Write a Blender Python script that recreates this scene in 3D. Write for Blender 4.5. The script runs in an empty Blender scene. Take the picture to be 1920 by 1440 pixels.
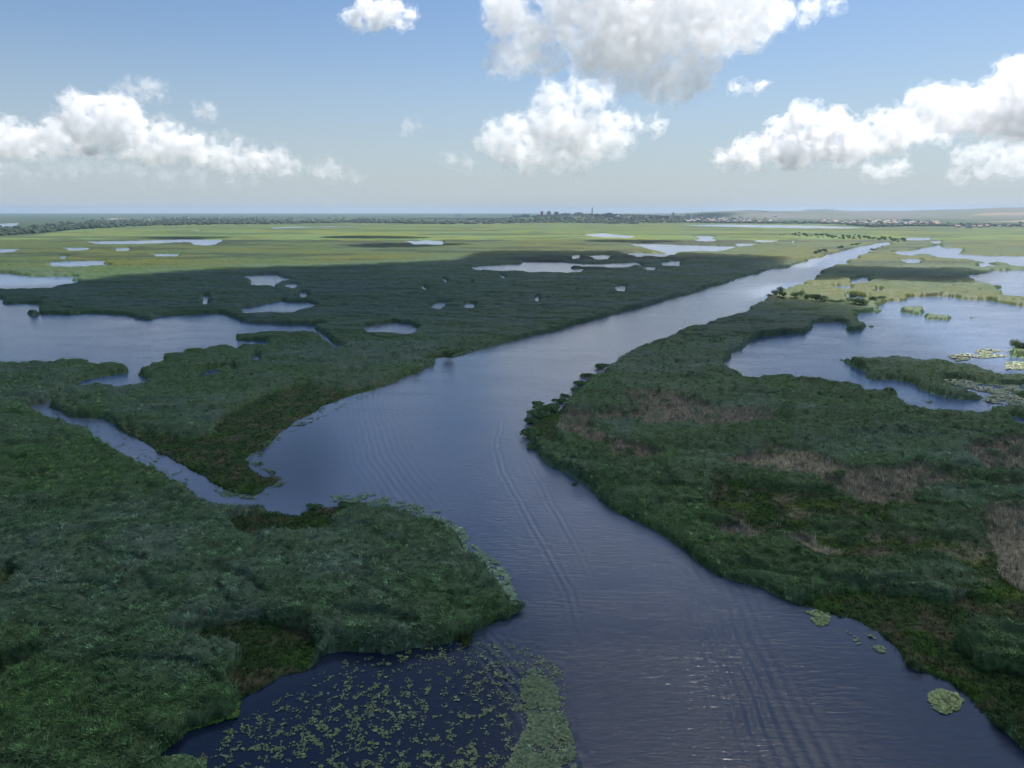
import bpy, bmesh, math, random
import numpy as np
from mathutils import Vector

# ------------------------------------------------------------------ camera
S = bpy.context.scene
CAMZ = 60.0
FPX = 1333.0                       # focal length in pixels of a 1920 wide frame
PITCH = math.atan(324.5 / FPX)
cam_data = bpy.data.cameras.new("camera")
cam_data.sensor_width = 36.0
cam_data.lens = 36.0 * FPX / 1920.0
cam_data.clip_start = 0.5
cam_data.clip_end = 200000.0
cam = bpy.data.objects.new("camera", cam_data)
S.collection.objects.link(cam)
cam.location = (0, 0, CAMZ)
cam.rotation_euler = (math.radians(90) - PITCH, 0, 0)
S.camera = cam

# ------------------------------------------------------------------ sky and sun
SUN_AZ, SUN_EL = 34.0, 58.0        # azimuth clockwise from +Y, elevation
world = bpy.data.worlds.new("World")
S.world = world
world.use_nodes = True
nt = world.node_tree
nt.nodes.clear()
w_out = nt.nodes.new("ShaderNodeOutputWorld")
w_bg = nt.nodes.new("ShaderNodeBackground")
w_sky = nt.nodes.new("ShaderNodeTexSky")
w_sky.sky_type = 'NISHITA'
w_sky.sun_disc = False
w_sky.sun_elevation = math.radians(SUN_EL)
w_sky.sun_rotation = math.radians(SUN_AZ)
w_sky.altitude = 50
w_sky.air_density = 1.0
w_sky.dust_density = 0.6
w_sky.ozone_density = 2.0
w_bg.inputs['Strength'].default_value = 0.050
w_tint = nt.nodes.new("ShaderNodeMix"); w_tint.data_type = 'RGBA'; w_tint.blend_type = 'MULTIPLY'
w_tint.inputs['Factor'].default_value = 1.0
w_tint.inputs[7].default_value = (.79, .88, .965, 1)
nt.links.new(w_sky.outputs[0], w_tint.inputs[6])
# milky haze low in the sky
w_tc = nt.nodes.new("ShaderNodeTexCoord"); w_sep = nt.nodes.new("ShaderNodeSeparateXYZ")
nt.links.new(w_tc.outputs['Generated'], w_sep.inputs[0])
w_mr = nt.nodes.new("ShaderNodeMapRange"); w_mr.interpolation_type = 'SMOOTHSTEP'
w_mr.inputs['From Min'].default_value = -0.06; w_mr.inputs['From Max'].default_value = 0.26
w_mr.inputs['To Min'].default_value = 0.95; w_mr.inputs['To Max'].default_value = 0.0
nt.links.new(w_sep.outputs[2], w_mr.inputs['Value'])
w_mix = nt.nodes.new("ShaderNodeMix"); w_mix.data_type = 'RGBA'
w_mix.inputs[7].default_value = (4.6, 5.15, 5.6, 1)
nt.links.new(w_mr.outputs[0], w_mix.inputs['Factor']); nt.links.new(w_tint.outputs[2], w_mix.inputs[6])
nt.links.new(w_mix.outputs[2], w_bg.inputs['Color'])
nt.links.new(w_bg.outputs[0], w_out.inputs['Surface'])
world.cycles.sampling_method = 'MANUAL'
world.cycles.sample_map_resolution = 512

sun_l = bpy.data.lights.new("sun", 'SUN')
sun_l.energy = 3.5
sun_l.angle = math.radians(0.5)
sun_l.color = (1.0, 0.95, 0.88)
sun = bpy.data.objects.new("sun", sun_l)
S.collection.objects.link(sun)
_a, _e = math.radians(SUN_AZ), math.radians(SUN_EL)
SUND = Vector((math.sin(_a) * math.cos(_e), math.cos(_a) * math.cos(_e), math.sin(_e)))
sun.rotation_euler = SUND.to_track_quat('Z', 'Y').to_euler()

S.view_settings.view_transform = 'Standard'
S.view_settings.look = 'None'
S.view_settings.exposure = 1.18
S.view_settings.gamma = 1.0
cy = S.cycles
cy.use_denoising = True
cy.max_bounces = 40
cy.diffuse_bounces = 2
cy.glossy_bounces = 3
cy.volume_bounces = 40
cy.transparent_max_bounces = 12
cy.sample_clamp_indirect = 10.0
cy.use_adaptive_sampling = True
cy.adaptive_threshold = 0.02
cy.caustics_reflective = False
cy.caustics_refractive = False

RS = np.random.RandomState
rng = RS(7)
CP, SP = math.cos(PITCH), math.sin(PITCH)


def unproj(x, y, z=0.0):
    """pixel of the 1920x1440 frame -> ground point at height z"""
    x = np.asarray(x, float); y = np.asarray(y, float)
    a = (x - 960) / FPX
    b = -(y - 720) / FPX
    dy = CP + b * SP
    dz = -SP + b * CP
    t = (z - CAMZ) / dz
    return a * t, dy * t


def proj(X, Y, Z=0.0):
    dz = Z - CAMZ
    f = Y * CP - dz * SP
    u = Y * SP + dz * CP
    return 960 + FPX * X / f, 720 - FPX * u / f


def ray(x, y):
    a = (x - 960) / FPX
    b = -(y - 720) / FPX
    v = Vector((a, CP + b * SP, -SP + b * CP))
    return v.normalized()


# ------------------------------------------------------------------ noise
_perm = RS(3).permutation(256).astype(np.int32)
_perm = np.concatenate([_perm, _perm, _perm])
_ga = RS(5).rand(256) * 2 * math.pi
_gx, _gy = np.cos(_ga).astype(np.float32), np.sin(_ga).astype(np.float32)


def pn(x, y, seed=0):
    xf = np.floor(x); yf = np.floor(y)
    xi = (xf.astype(np.int64) + seed * 37) & 255
    yi = (yf.astype(np.int64) + seed * 91) & 255
    fx = (x - xf).astype(np.float32); fy = (y - yf).astype(np.float32)
    u = fx * fx * fx * (fx * (fx * 6 - 15) + 10)
    v = fy * fy * fy * (fy * (fy * 6 - 15) + 10)

    def g(i, j, ax, ay):
        h = _perm[_perm[(xi + i) & 255] + ((yi + j) & 255)]
        return _gx[h] * ax + _gy[h] * ay
    a = g(0, 0, fx, fy); b = g(1, 0, fx - 1, fy)
    c = g(0, 1, fx, fy - 1); d = g(1, 1, fx - 1, fy - 1)
    return ((a + u * (b - a)) * (1 - v) + (c + u * (d - c)) * v) * 1.4


def fbm(x, y, wl, octv=3, seed=0):
    r = 0; amp = 1; tot = 0
    for k in range(octv):
        r = r + amp * pn(x / wl, y / wl, seed + k)
        tot += amp; amp *= 0.5; wl *= 0.47
    return r / tot * 1.3


def sstep(a, b, x):
    t = np.clip((x - a) / (b - a), 0, 1)
    return t * t * (3 - 2 * t)


# ------------------------------------------------------------------ materials
def new_mat(name):
    m = bpy.data.materials.new(name)
    m.use_nodes = True
    return m, m.node_tree.nodes, m.node_tree.links, m.node_tree.nodes['Principled BSDF']


def attr_mat(name, rough=0.7, spec=0.2, bump=0.0, bscale=1.0, vary=0.25, trans=0.0):
    """albedo from the plant colour attribute, broken up by procedural noise"""
    m, N, L, P = new_mat(name)
    at = N.new('ShaderNodeAttribute'); at.attribute_name = 'tint'
    tc = N.new('ShaderNodeTexCoord')
    no = N.new('ShaderNodeTexNoise'); no.inputs['Scale'].default_value = bscale; no.inputs['Detail'].default_value = 4
    L.new(tc.outputs['Object'], no.inputs['Vector'])
    mr = N.new('ShaderNodeMapRange')
    mr.inputs['From Min'].default_value = 0.3; mr.inputs['From Max'].default_value = 0.7
    mr.inputs['To Min'].default_value = 1 - vary; mr.inputs['To Max'].default_value = 1 + vary
    L.new(no.outputs['Fac'], mr.inputs['Value'])
    mx = N.new('ShaderNodeVectorMath'); mx.operation = 'SCALE'
    L.new(at.outputs['Color'], mx.inputs[0]); L.new(mr.outputs[0], mx.inputs['Scale'])
    L.new(mx.outputs[0], P.inputs['Base Color'])
    P.inputs['Roughness'].default_value = rough
    P.inputs['Specular IOR Level'].default_value = spec
    if trans:
        tr = N.new('ShaderNodeBsdfTranslucent'); mxs = N.new('ShaderNodeMixShader'); mxs.inputs[0].default_value = trans
        out = N['Material Output']
        L.new(mx.outputs[0], tr.inputs['Color']); L.new(P.outputs[0], mxs.inputs[1]); L.new(tr.outputs[0], mxs.inputs[2]); L.new(mxs.outputs[0], out.inputs['Surface'])
    if bump:
        bp = N.new('ShaderNodeBump'); bp.inputs['Strength'].default_value = bump; bp.inputs['Distance'].default_value = 0.4
        L.new(no.outputs['Fac'], bp.inputs['Height']); L.new(bp.outputs[0], P.inputs['Normal'])
    return m


M_GROUND = attr_mat("marsh_ground", 0.8, 0.1, 0.6, 1.2, 0.35)
M_REED = attr_mat("reed_leaves", 0.6, 0.25, 0.0, 0.5, 0.2, 0.45)
M_PAD = attr_mat("lily_pads", 0.45, 0.4, 0.0, 3.0, 0.2)
M_TREE = attr_mat("tree_leaves", 0.7, 0.15, 0.0, 0.4, 0.3, 0.35)


def plain_mat(name, col, rough=0.7, vary=0.15, scale=0.3):
    m, N, L, P = new_mat(name)
    tc = N.new('ShaderNodeTexCoord')
    no = N.new('ShaderNodeTexNoise'); no.inputs['Scale'].default_value = scale; no.inputs['Detail'].default_value = 5
    L.new(tc.outputs['Object'], no.inputs['Vector'])
    cr = N.new('ShaderNodeValToRGB')
    e = cr.color_ramp.elements
    e[0].position = 0.3; e[1].position = 0.7
    e[0].color = [c * (1 - vary) for c in col] + [1]; e[1].color = [min(1, c * (1 + vary)) for c in col] + [1]
    L.new(no.outputs['Fac'], cr.inputs[0]); L.new(cr.outputs[0], P.inputs['Base Color'])
    P.inputs['Roughness'].default_value = rough
    return m


# ------------------------------------------------------------------ mesh helpers
def np_mesh(name, V, tris=None, quads=None, col=None, mat=None, smooth=False, link=True):
    me = bpy.data.meshes.new(name)
    V = np.asarray(V, np.float32)
    nt_ = 0 if tris is None else len(tris)
    nq = 0 if quads is None else len(quads)
    me.vertices.add(len(V)); me.vertices.foreach_set('co', V.ravel())
    parts = []
    if nt_: parts.append(np.asarray(tris, np.int32).ravel())
    if nq: parts.append(np.asarray(quads, np.int32).ravel())
    loops = np.concatenate(parts)
    me.loops.add(len(loops)); me.loops.foreach_set('vertex_index', loops)
    me.polygons.add(nt_ + nq)
    st = np.concatenate([np.arange(nt_) * 3, nt_ * 3 + np.arange(nq) * 4]).astype(np.int32)
    tot = np.concatenate([np.full(nt_, 3), np.full(nq, 4)]).astype(np.int32)
    me.polygons.foreach_set('loop_start', st); me.polygons.foreach_set('loop_total', tot)
    if smooth:
        me.polygons.foreach_set('use_smooth', np.ones(nt_ + nq, bool))
    if col is not None:
        at = me.attributes.new('tint', 'FLOAT_COLOR', 'POINT')
        c4 = np.ones((len(V), 4), np.float32); c4[:, :3] = col
        at.data.foreach_set('color', c4.ravel())
    me.update(calc_edges=True)
    if mat: me.materials.append(mat)
    o = bpy.data.objects.new(name, me)
    if link: S.collection.objects.link(o)
    return o


def tag(o, label=None, cat=None, group=None, kind=None):
    if label: o['label'] = label
    if cat: o['category'] = cat
    if group: o['group'] = group
    if kind: o['kind'] = kind
    return o


# ------------------------------------------------------------------ tracing raster (columns = x, rows = YR)
X0, X1 = -380, 2300
YR = np.concatenate([np.arange(400.2, 440, 0.45), np.arange(440, 640, 0.5), np.arange(640, 1780, 1.0)])
XR = np.arange(X0, X1, 1.0)
NR, NC = len(YR), len(XR)
GXX, GYY = unproj(XR[None, :], YR[:, None])
GXX = np.broadcast_to(GXX, (NR, NC)).astype(np.float32); GYY = np.broadcast_to(GYY, (NR, NC)).astype(np.float32)


def row_of(y):
    return np.interp(y, YR, np.arange(NR))


def raster(poly):
    m = np.zeros((NR, NC), bool)
    P = [(float(p[0]), float(p[1])) for p in poly]
    ys = [p[1] for p in P]
    r0, r1 = np.searchsorted(YR, min(ys)), np.searchsorted(YR, max(ys))
    n = len(P)
    for r in range(r0, min(r1, NR)):
        y = YR[r]; xs = []
        for i in range(n):
            (xa, ya), (xb, yb) = P[i], P[(i + 1) % n]
            if (ya <= y) != (yb <= y):
                xs.append(xa + (y - ya) / (yb - ya) * (xb - xa))
        xs.sort()
        for a, b in zip(xs[::2], xs[1::2]):
            ia = int(math.ceil(a - X0)); ib = int(math.ceil(b - X0))
            m[r, max(0, ia):max(0, min(NC, ib))] ^= True
    return m


def adj(poly, water=True, H=3.5):
    """edges where reeds stand in front of water were traced at the reed tops: bring them down to the ground"""
    n = len(poly)
    A = sum(poly[i][0] * poly[(i + 1) % n][1] - poly[(i + 1) % n][0] * poly[i][1] for i in range(n))
    out = []
    for i in range(n):
        p, a, b = poly[i], poly[i - 1], poly[(i + 1) % n]
        ny = 0
        for (q, r) in ((a, p), (p, b)):
            ex, ey = r[0] - q[0], r[1] - q[1]
            l = math.hypot(ex, ey) or 1
            ny += (-ex / l) * (1 if A > 0 else -1)      # outward normal, y part
        ny *= 0.5
        if not water: ny = -ny
        h = p[2] if len(p) > 2 else H
        w = min(1, max(0, (ny - 0.05) / 0.45))
        if w > 0 and p[1] > 440:
            if len(p) == 2: h = 3.9 if p[1] < 640 else 2.3
            X, Y = unproj(p[0], p[1], h * w)
            x, y = proj(X, Y, 0)
            out.append((float(x), float(y)))
        else:
            out.append((p[0], p[1]))
    return out


# domain warp so traced lines get natural raggedness, measured in metres on the ground
def make_warp(ax, ay, seed):
    d = GYY
    w1 = fbm(GXX, GYY, 9.0, 3, seed) + 0.5 * pn(GXX / 1.7, GYY / 1.7, seed + 9) * (d < 300)
    w2 = fbm(GXX + 500, GYY, 9.0, 3, seed + 4) + 0.5 * pn(GXX / 1.7, GYY / 1.7, seed + 11) * (d < 300)
    k = np.clip(d / 250, 0.5, 3)
    w3 = fbm(GXX, GYY * .6, 48.0, 3, seed + 70) * sstep(300, 650, d) * (d < 2200)
    X = GXX + w1 * ax * k + 9 * w3; Y = GYY + w2 * ay * k * (d < 1500) + 9 * np.roll(w3, 300, 1) * (d < 1200)
    x, y = proj(X, np.maximum(Y, 15))
    ix = np.clip(np.round(x - X0), 0, NC - 1).astype(np.int32)
    iy = np.clip(np.round(row_of(y)), 0, NR - 1).astype(np.int32)
    return iy, ix


WARP = make_warp(1.0, 1.6, 20)
WARP2 = make_warp(2.2, 3.5, 40)


def blur(a, r=1, it=1):
    a = a.astype(np.float32)
    for _ in range(it):
        for ax in (0, 1):
            p = np.concatenate([np.repeat(a.take([0], ax), r, ax), a, np.repeat(a.take([-1], ax), r, ax)], ax)
            c = np.cumsum(p, ax)
            c = np.concatenate([np.zeros_like(c.take([0], ax)), c], ax)
            n = a.shape[ax]
            hi = c.take(range(2 * r + 1, 2 * r + 1 + n), ax); lo = c.take(range(0, n), ax)
            a = (hi - lo) / (2 * r + 1)
    return a


#@@TRACE
# ------------------------------------------------------------------ traced outlines, in pixels of the photograph
RIVER = [(1672, 454), (1640, 457), (1600, 465), (1560, 476), (1520, 487), (1480, 498), (1440, 508), (1400, 519), (1360, 530), (1280, 555),
 (1240, 567), (1173, 583), (1107, 602), (1043, 620), (969, 637), (937, 646), (900, 655), (869, 665), (850, 671), (831, 672), (817, 672),
 (815, 683), (791, 694), (750, 712), (719, 726), (687, 735), (650, 746), (625, 755), (603, 763), (587, 777), (556, 791), (531, 807),
 (519, 819), (500, 838), (480, 847), (467, 857), (460, 861), (473, 866), (493, 880), (513, 890, .8), (528, 900, .8), (517, 910), (497, 917),
 (480, 930), (447, 927), (430, 920), (400, 907), (377, 890), (333, 870), (300, 848), (267, 827), (233, 810), (213, 795), (197, 788),
 (160, 783), (140, 783), (117, 773), (77, 757), (53, 762, 1), (63, 770, 1), (93, 779, 1.5), (133, 788), (163, 797), (180, 812), (200, 827), (220, 840),
 (233, 847), (263, 857), (287, 873), (317, 890), (347, 907), (367, 923), (400, 937), (433, 940), (483, 938), (533, 943), (560, 945),
 (582, 936), (620, 934), (650, 932), (687, 936), (717, 937), (747, 947), (777, 954), (819, 967), (849, 981), (865, 1005), (879, 1029),
 (912, 1050), (931, 1069), (946, 1095), (956, 1121), (967, 1144), (957, 1159), (935, 1162), (897, 1183), (867, 1198), (845, 1202),
 (800, 1211), (755, 1224), (725, 1232), (672, 1224), (620, 1221), (601, 1230), (582, 1254), (540, 1266), (521, 1271), (502, 1286),
 (469, 1303), (442, 1320), (439, 1342), (405, 1350), (382, 1361), (352, 1367), (330, 1391), (307, 1404), (289, 1408), (315, 1421),
 (360, 1425), (380, 1431), (367, 1440), (340, 1500), (250, 1600), (150, 1900), (2700, 1900), (2300, 1560), (1990, 1440), (1920, 1408), (1886, 1374),
 (1860, 1353), (1826, 1319), (1801, 1295), (1766, 1274), (1724, 1259), (1702, 1246), (1694, 1229), (1660, 1199), (1638, 1182),
 (1604, 1165), (1561, 1152), (1519, 1141), (1484, 1131), (1450, 1118), (1425, 1101), (1373, 1090), (1339, 1073), (1309, 1056),
 (1284, 1030), (1258, 1013), (1228, 996), (1198, 979), (1151, 958), (1121, 932), (1100, 912), (1077, 897), (1050, 883), (1027, 870),
 (1010, 853), (1000, 837), (983, 813), (987, 797), (1003, 777), (1023, 763), (1047, 757), (1073, 730), (1100, 713), (1113, 697),
 (1133, 693), (1147, 680), (1165, 662), (1215, 640), (1250, 622), (1280, 612), (1313, 602), (1360, 587), (1407, 575), (1410, 567),
 (1437, 560), (1443, 552), (1473, 538), (1490, 530), (1517, 518), (1540, 508), (1543, 503), (1573, 493), (1597, 483), (1620, 475),
 (1640, 465), (1657, 458), (1672, 456)]
LAKE = [(-380, 540), (0, 560), (10, 562), (7, 570), (77, 570), (77, 577), (53, 582), (53, 587), (127, 591), (160, 588), (213, 590),
 (250, 593), (253, 598), (283, 599), (300, 593), (333, 591), (410, 587), (420, 589), (443, 598), (463, 606), (587, 610), (612, 610),
 (592, 617), (604, 624), (625, 643), (652, 654), (634, 652), (609, 640), (596, 627), (585, 623), (510, 622), (450, 628), (440, 633),
 (447, 638), (500, 640), (507, 647), (483, 648), (467, 646), (443, 652), (417, 647), (393, 653), (353, 657), (343, 659), (310, 662),
 (305, 675), (293, 683), (267, 692), (258, 697), (258, 704), (283, 714), (263, 718), (233, 722), (200, 723), (187, 722), (147, 723),
 (120, 740), (92, 757), (80, 757), (112, 738), (140, 722), (153, 715), (187, 707), (233, 700), (243, 697), (242, 688), (213, 682), (187, 684), (147, 678), (120, 677), (100, 683), (67, 681),
 (33, 684), (0, 683), (-380, 690)]
PONDS = [
 [(-380, 508), (0, 513), (57, 518), (140, 520), (147, 528), (100, 533), (0, 537), (-380, 540)],
 [(458, 517), (517, 514), (523, 519), (547, 523), (520, 527), (513, 533), (480, 530), (460, 527)],
 [(533, 532), (562, 534), (540, 535.5)],
 [(447, 578), (497, 570), (523, 564), (540, 567), (580, 567), (603, 574), (547, 579), (500, 577), (460, 581)],
 [(377, 557), (392, 554), (387, 558.5)], [(377, 561.5), (389, 562), (383, 564)],
 [(563, 549.5), (580, 549), (575, 551)],
 [(83, 492), (140, 489), (200, 489), (200, 493), (127, 496), (87, 494)],
 [(213, 465.5), (232, 464.5), (250, 466), (232, 468)], [(110, 464.5), (140, 463.5), (170, 465), (140, 467)],
 [(160, 453), (260, 451), (350, 448.5), (420, 449.5), (413, 451), (340, 451.5), (270, 454.5), (180, 454.5)],
 [(358, 455), (385, 454), (413, 456), (395, 457.5), (365, 457)], [(290, 476), (347, 475.5), (347, 477), (300, 478)],
 [(-200, 470), (0, 467), (43, 466.5), (20, 470), (0, 471.5), (-200, 478)], [(105, 480), (128, 480), (120, 482)],
 [(500, 426.8), (560, 424.8), (664, 424), (664, 425.6), (590, 426.2), (520, 429)],
 [(360, 432), (378, 431), (372, 434)],
 [(-300, 419), (0, 419), (38, 418), (30, 424), (0, 425.5), (-300, 427)], [(0, 425), (52, 424.6), (50, 425.8), (0, 427)],
 [(875, 502), (923, 498), (960, 496), (977, 495), (977, 492), (1040, 491.5), (1063, 493), (1107, 495), (1173, 493), (1198, 491.5),
  (1202, 497), (1173, 497), (1117, 497), (1070, 498), (1062, 502), (1103, 503), (1080, 506), (1033, 506), (983, 504), (940, 503), (907, 503)],
 [(1067, 479), (1077, 477.5), (1090, 479.5), (1073, 482)], [(1107, 480), (1137, 477.5), (1150, 480), (1120, 482.5)],
 [(1163, 475), (1185, 474), (1233, 475.5), (1273, 476.5), (1240, 479), (1190, 478)],
 [(1177, 458), (1220, 457), (1280, 459.5), (1393, 463), (1347, 467.5), (1280, 469), (1257, 471.5), (1240, 469), (1220, 467), (1212, 461.5)],
 [(1230, 492), (1277, 489.5), (1292, 491), (1270, 495)], [(1203, 500), (1233, 500.5), (1217, 503)],
 [(1087, 441), (1130, 436.5), (1153, 439.5), (1203, 443), (1173, 444.5), (1123, 442.5)],
 [(755, 452), (785, 452), (800, 450), (833, 452), (827, 456.5), (780, 456)],
 [(933, 515.5), (943, 515), (940, 518)], [(1147, 535.5), (1177, 538), (1160, 540)],
 [(1003, 559), (1010, 556.5), (1016, 560), (1008, 561.5)],
 [(797, 577), (818, 567), (835, 567.5), (853, 567), (820, 573)], [(873, 568), (895, 569.5), (885, 571.5)],
 [(677, 613), (727, 607), (732, 605), (767, 608), (788, 617), (773, 618.5), (723, 617), (690, 615)],
 [(785, 536), (797, 536.5), (790, 538)], [(825, 523), (833, 523.5), (829, 525)], [(873, 529), (882, 529.5), (876, 531)],
 [(1280, 422), (1347, 420.6), (1440, 421.5), (1513, 422.5), (1633, 426.5), (1580, 429), (1413, 427), (1313, 424.5)],
 [(1297, 443), (1343, 442), (1340, 444.5)], [(1297, 448), (1350, 447.6), (1347, 450)], [(1407, 450.5), (1460, 449.8), (1450, 452)],
 [(1377, 457.5), (1417, 456.5), (1410, 459)], [(1484, 452), (1492, 451.5), (1490, 453.5)],
 [(1683, 445), (1747, 444.4), (1752, 448), (1723, 449)], [(1743, 451.5), (1768, 453), (1750, 454)],
 [(1663, 473.5), (1680, 471), (1723, 468.5), (1730, 465), (1760, 459.5), (1763, 463), (1810, 466.5), (1800, 470.5), (1757, 472), (1720, 475), (1700, 477)],
 [(1747, 477), (1813, 477), (1847, 479.5), (1920, 480), (2300, 482), (2300, 500), (1920, 494), (1897, 495.5), (1893, 490), (1847, 486), (1800, 483), (1760, 479.5)],
 [(1687, 485), (1727, 487.5), (1700, 490.5)], [(1820, 494), (1865, 493.5), (1850, 495.5)],
 [(1820, 515), (1850, 513), (1853, 508.5), (1920, 506), (2300, 500), (2300, 560), (1920, 551), (1880, 547), (1860, 543), (1883, 537), (1860, 530), (1827, 520)],
 [(1598, 525), (1617, 523), (1617, 520), (1638, 521.5), (1642, 527), (1610, 527.5)],
 [(1636, 541.5), (1650, 541), (1648, 543.5)], [(1585, 552), (1600, 553), (1607, 555), (1632, 559), (1612, 559), (1600, 556)],
 [(1573, 536), (1604, 536.5), (1590, 538)],
 [(1893, 778, 1), (1930, 788, 1), (2100, 812), (2100, 850), (1930, 797), (1898, 784)],
 [(400, 692), (425, 693), (395, 698), (372, 706), (378, 700)], [(470, 668), (490, 667), (480, 672)], [(432, 686), (442, 685), (436, 689)],
]
def oval(p):
    xs = [q[0] for q in p]; ys = [q[1] for q in p]
    cx, cy_, a, b = (min(xs) + max(xs)) / 2, (min(ys) + max(ys)) / 2, (max(xs) - min(xs)) / 2 * .85, max(.6, (max(ys) - min(ys)) / 2 * .8)
    return [(cx + a * math.cos(t) * (1 + .22 * math.sin(3 * t + cx)), cy_ + b * math.sin(t) * (1 + .25 * math.cos(2 * t + cy_))) for t in [i * 6.2832 / 12 for i in range(12)]]


PONDS = [oval(p) if len(p) <= 4 and min(q[0] for q in p) > 0 and max(q[0] for q in p) - min(q[0] for q in p) < 70 and p[0][1] > 430 else p for p in PONDS]
LAGOON = [(1640, 573), (1657, 570), (1662, 566), (1703, 564), (1703, 557), (1747, 555), (1790, 557), (1800, 562), (1847, 563), (1880, 569), (1920, 575),
 (2300, 600), (2300, 760), (2000, 770), (1930, 757), (1897, 755), (1860, 757), (1858, 767), (1813, 763), (1760, 762), (1723, 757), (1700, 750),
 (1687, 737), (1677, 728), (1647, 727), (1627, 729), (1613, 717), (1590, 712), (1570, 713), (1533, 709), (1493, 702), (1477, 698), (1427, 703),
 (1403, 702), (1390, 695), (1370, 685), (1357, 680), (1370, 670), (1370, 662), (1393, 655), (1403, 645), (1410, 638), (1430, 632), (1467, 628),
 (1510, 625), (1520, 615), (1523, 607), (1540, 603), (1580, 605), (1594, 609), (1582, 612), (1583, 617), (1600, 621), (1620, 619), (1624, 613),
 (1643, 610), (1647, 606), (1633, 600), (1610, 595), (1603, 588), (1633, 585), (1653, 582), (1640, 577)]
ISLANDS = [
 [(1673, 577), (1690, 574), (1727, 579), (1730, 583), (1700, 583), (1680, 582)],
 [(1720, 588), (1740, 586), (1780, 588), (1797, 592), (1790, 596), (1757, 594), (1727, 591)],
 [(1816, 595), (1832, 595), (1826, 597)],
 [(1565, 673), (1593, 668), (1647, 665), (1707, 668), (1753, 672), (1800, 680), (1847, 688), (1873, 700), (1920, 697), (1980, 700), (2050, 715),
  (1990, 732), (1930, 722), (1893, 722), (1847, 720), (1813, 713), (1773, 711), (1760, 716), (1800, 723), (1847, 733), (1862, 746), (1830, 750), (1780, 748), (1760, 742),
  (1723, 730), (1717, 719), (1680, 712), (1647, 713), (1617, 708), (1633, 700), (1613, 692), (1600, 687), (1585, 679)],
 [(1720, 745), (1740, 743), (1770, 750), (1753, 753), (1735, 752)],
 [(1893, 733), (1925, 728), (2000, 740), (2000, 765), (1920, 748)],
 [(1893, 653), (1905, 649), (1935, 648), (2300, 660), (2300, 690), (1990, 680), (1920, 671), (1890, 667), (1896, 660)],
 [(820, 960), (820, 961), (821, 960)]]

water = raster(adj(RIVER))
LAKE = [(x, y, 1.1) if y > 612 else (x, y) for x, y in LAKE]
for p in [LAKE, LAGOON] + PONDS:
    water |= raster(adj(p))
for p in ISLANDS:
    water &= ~raster(adj(p, False))
# peninsula narrow channel behind the south-west point is kept by the river outline
water = water[WARP]
land = blur(~water, 1)


def zone(poly, warp=WARP2, r=2, it=1):
    return blur(raster(poly)[warp], r, it)


LOWZ = [  # low, boggy ground without reeds
 [(228, 800), (310, 818), (400, 800), (470, 752), (560, 722), (640, 733), (700, 722), (770, 706), (750, 716), (640, 752), (603, 768), (560, 795),
  (520, 822), (483, 850), (520, 885), (540, 905), (490, 935), (430, 925), (330, 875), (260, 830)],
 [(430, 975), (470, 965), (560, 955), (620, 930), (720, 932), (700, 950), (650, 972), (600, 1003), (540, 1008), (440, 1015)],
 [(350, 1200), (400, 1172), (500, 1158), (580, 1180), (610, 1228), (560, 1280), (440, 1325), (425, 1285), (450, 1240), (400, 1222)],
 [(-380, 1280), (0, 1252), (70, 1235), (160, 1212), (100, 1240), (0, 1300), (-380, 1400)],
 [(0, 1075), (45, 1080), (30, 1105), (0, 1120)],
 [(1480, 1138), (1540, 1112), (1640, 1108), (1760, 1130), (2300, 1130), (2300, 1600), (1990, 1450), (1860, 1352), (1760, 1275), (1690, 1235), (1640, 1185), (1560, 1155)],
 [(985, 810), (1005, 775), (1050, 750), (1100, 715), (1110, 715), (1060, 770), (1045, 820), (1060, 850), (1010, 835)],
 [(780, 672), (860, 655), (900, 650), (860, 668), (820, 680)],
]
low = np.zeros((NR, NC), np.float32)
for p in LOWZ: low = np.maximum(low, zone(p, r=4))
for c in ([(318, 815), (335, 800), (365, 795), (395, 802), (403, 815), (370, 826), (335, 827)],
          [(1790, 1215), (1830, 1190), (1900, 1190), (1990, 1215), (1990, 1260), (1900, 1262), (1830, 1248)]):
    low *= 1 - zone(c)
DEADZ = [
 [(1050, 780), (1087, 783), (1150, 786), (1200, 772), (1185, 753), (1160, 745), (1230, 740), (1290, 748), (1340, 775), (1400, 773), (1440, 783),
  (1458, 800), (1400, 806), (1330, 806), (1290, 800), (1250, 805), (1210, 802), (1170, 793), (1110, 793), (1118, 815), (1180, 840), (1240, 858),
  (1220, 870), (1150, 868), (1130, 850), (1080, 825), (1048, 805)],
 [(1340, 872), (1400, 860), (1450, 846), (1500, 852), (1540, 864), (1600, 890), (1660, 890), (1720, 880), (1790, 912), (1740, 935), (1680, 950), (1620, 945),
  (1560, 925), (1500, 905), (1420, 895)],
 [(1800, 850), (1860, 835), (2300, 830), (2300, 905), (1920, 900), (1850, 888)],
 [(1820, 975), (1860, 955), (2300, 960), (2300, 1110), (1920, 1110), (1870, 1080), (1850, 1010)],
 [(1330, 1000), (1380, 985), (1440, 1010), (1420, 1020), (1360, 1012)],
 [(1470, 1020), (1500, 1015), (1580, 1045), (1560, 1055)],
]
dead = np.zeros((NR, NC), np.float32)
for p in DEADZ: dead = np.maximum(dead, zone(p))
dead *= sstep(-0.6, -0.1, fbm(GXX, GYY, 4.5, 3, 61))
OPENZ = [[(1330, 880), (1500, 850), (1650, 930), (1800, 900), (2300, 900), (2300, 1140), (1900, 1150), (1780, 1120), (1640, 1090), (1500, 1050), (1400, 1000), (1330, 960)]]
openz = zone(OPENZ[0], r=8)
for c in ([(1700, 935), (1740, 925), (1830, 935), (1870, 965), (1840, 990), (1770, 975)],):
    openz *= 1 - zone(c)

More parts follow.
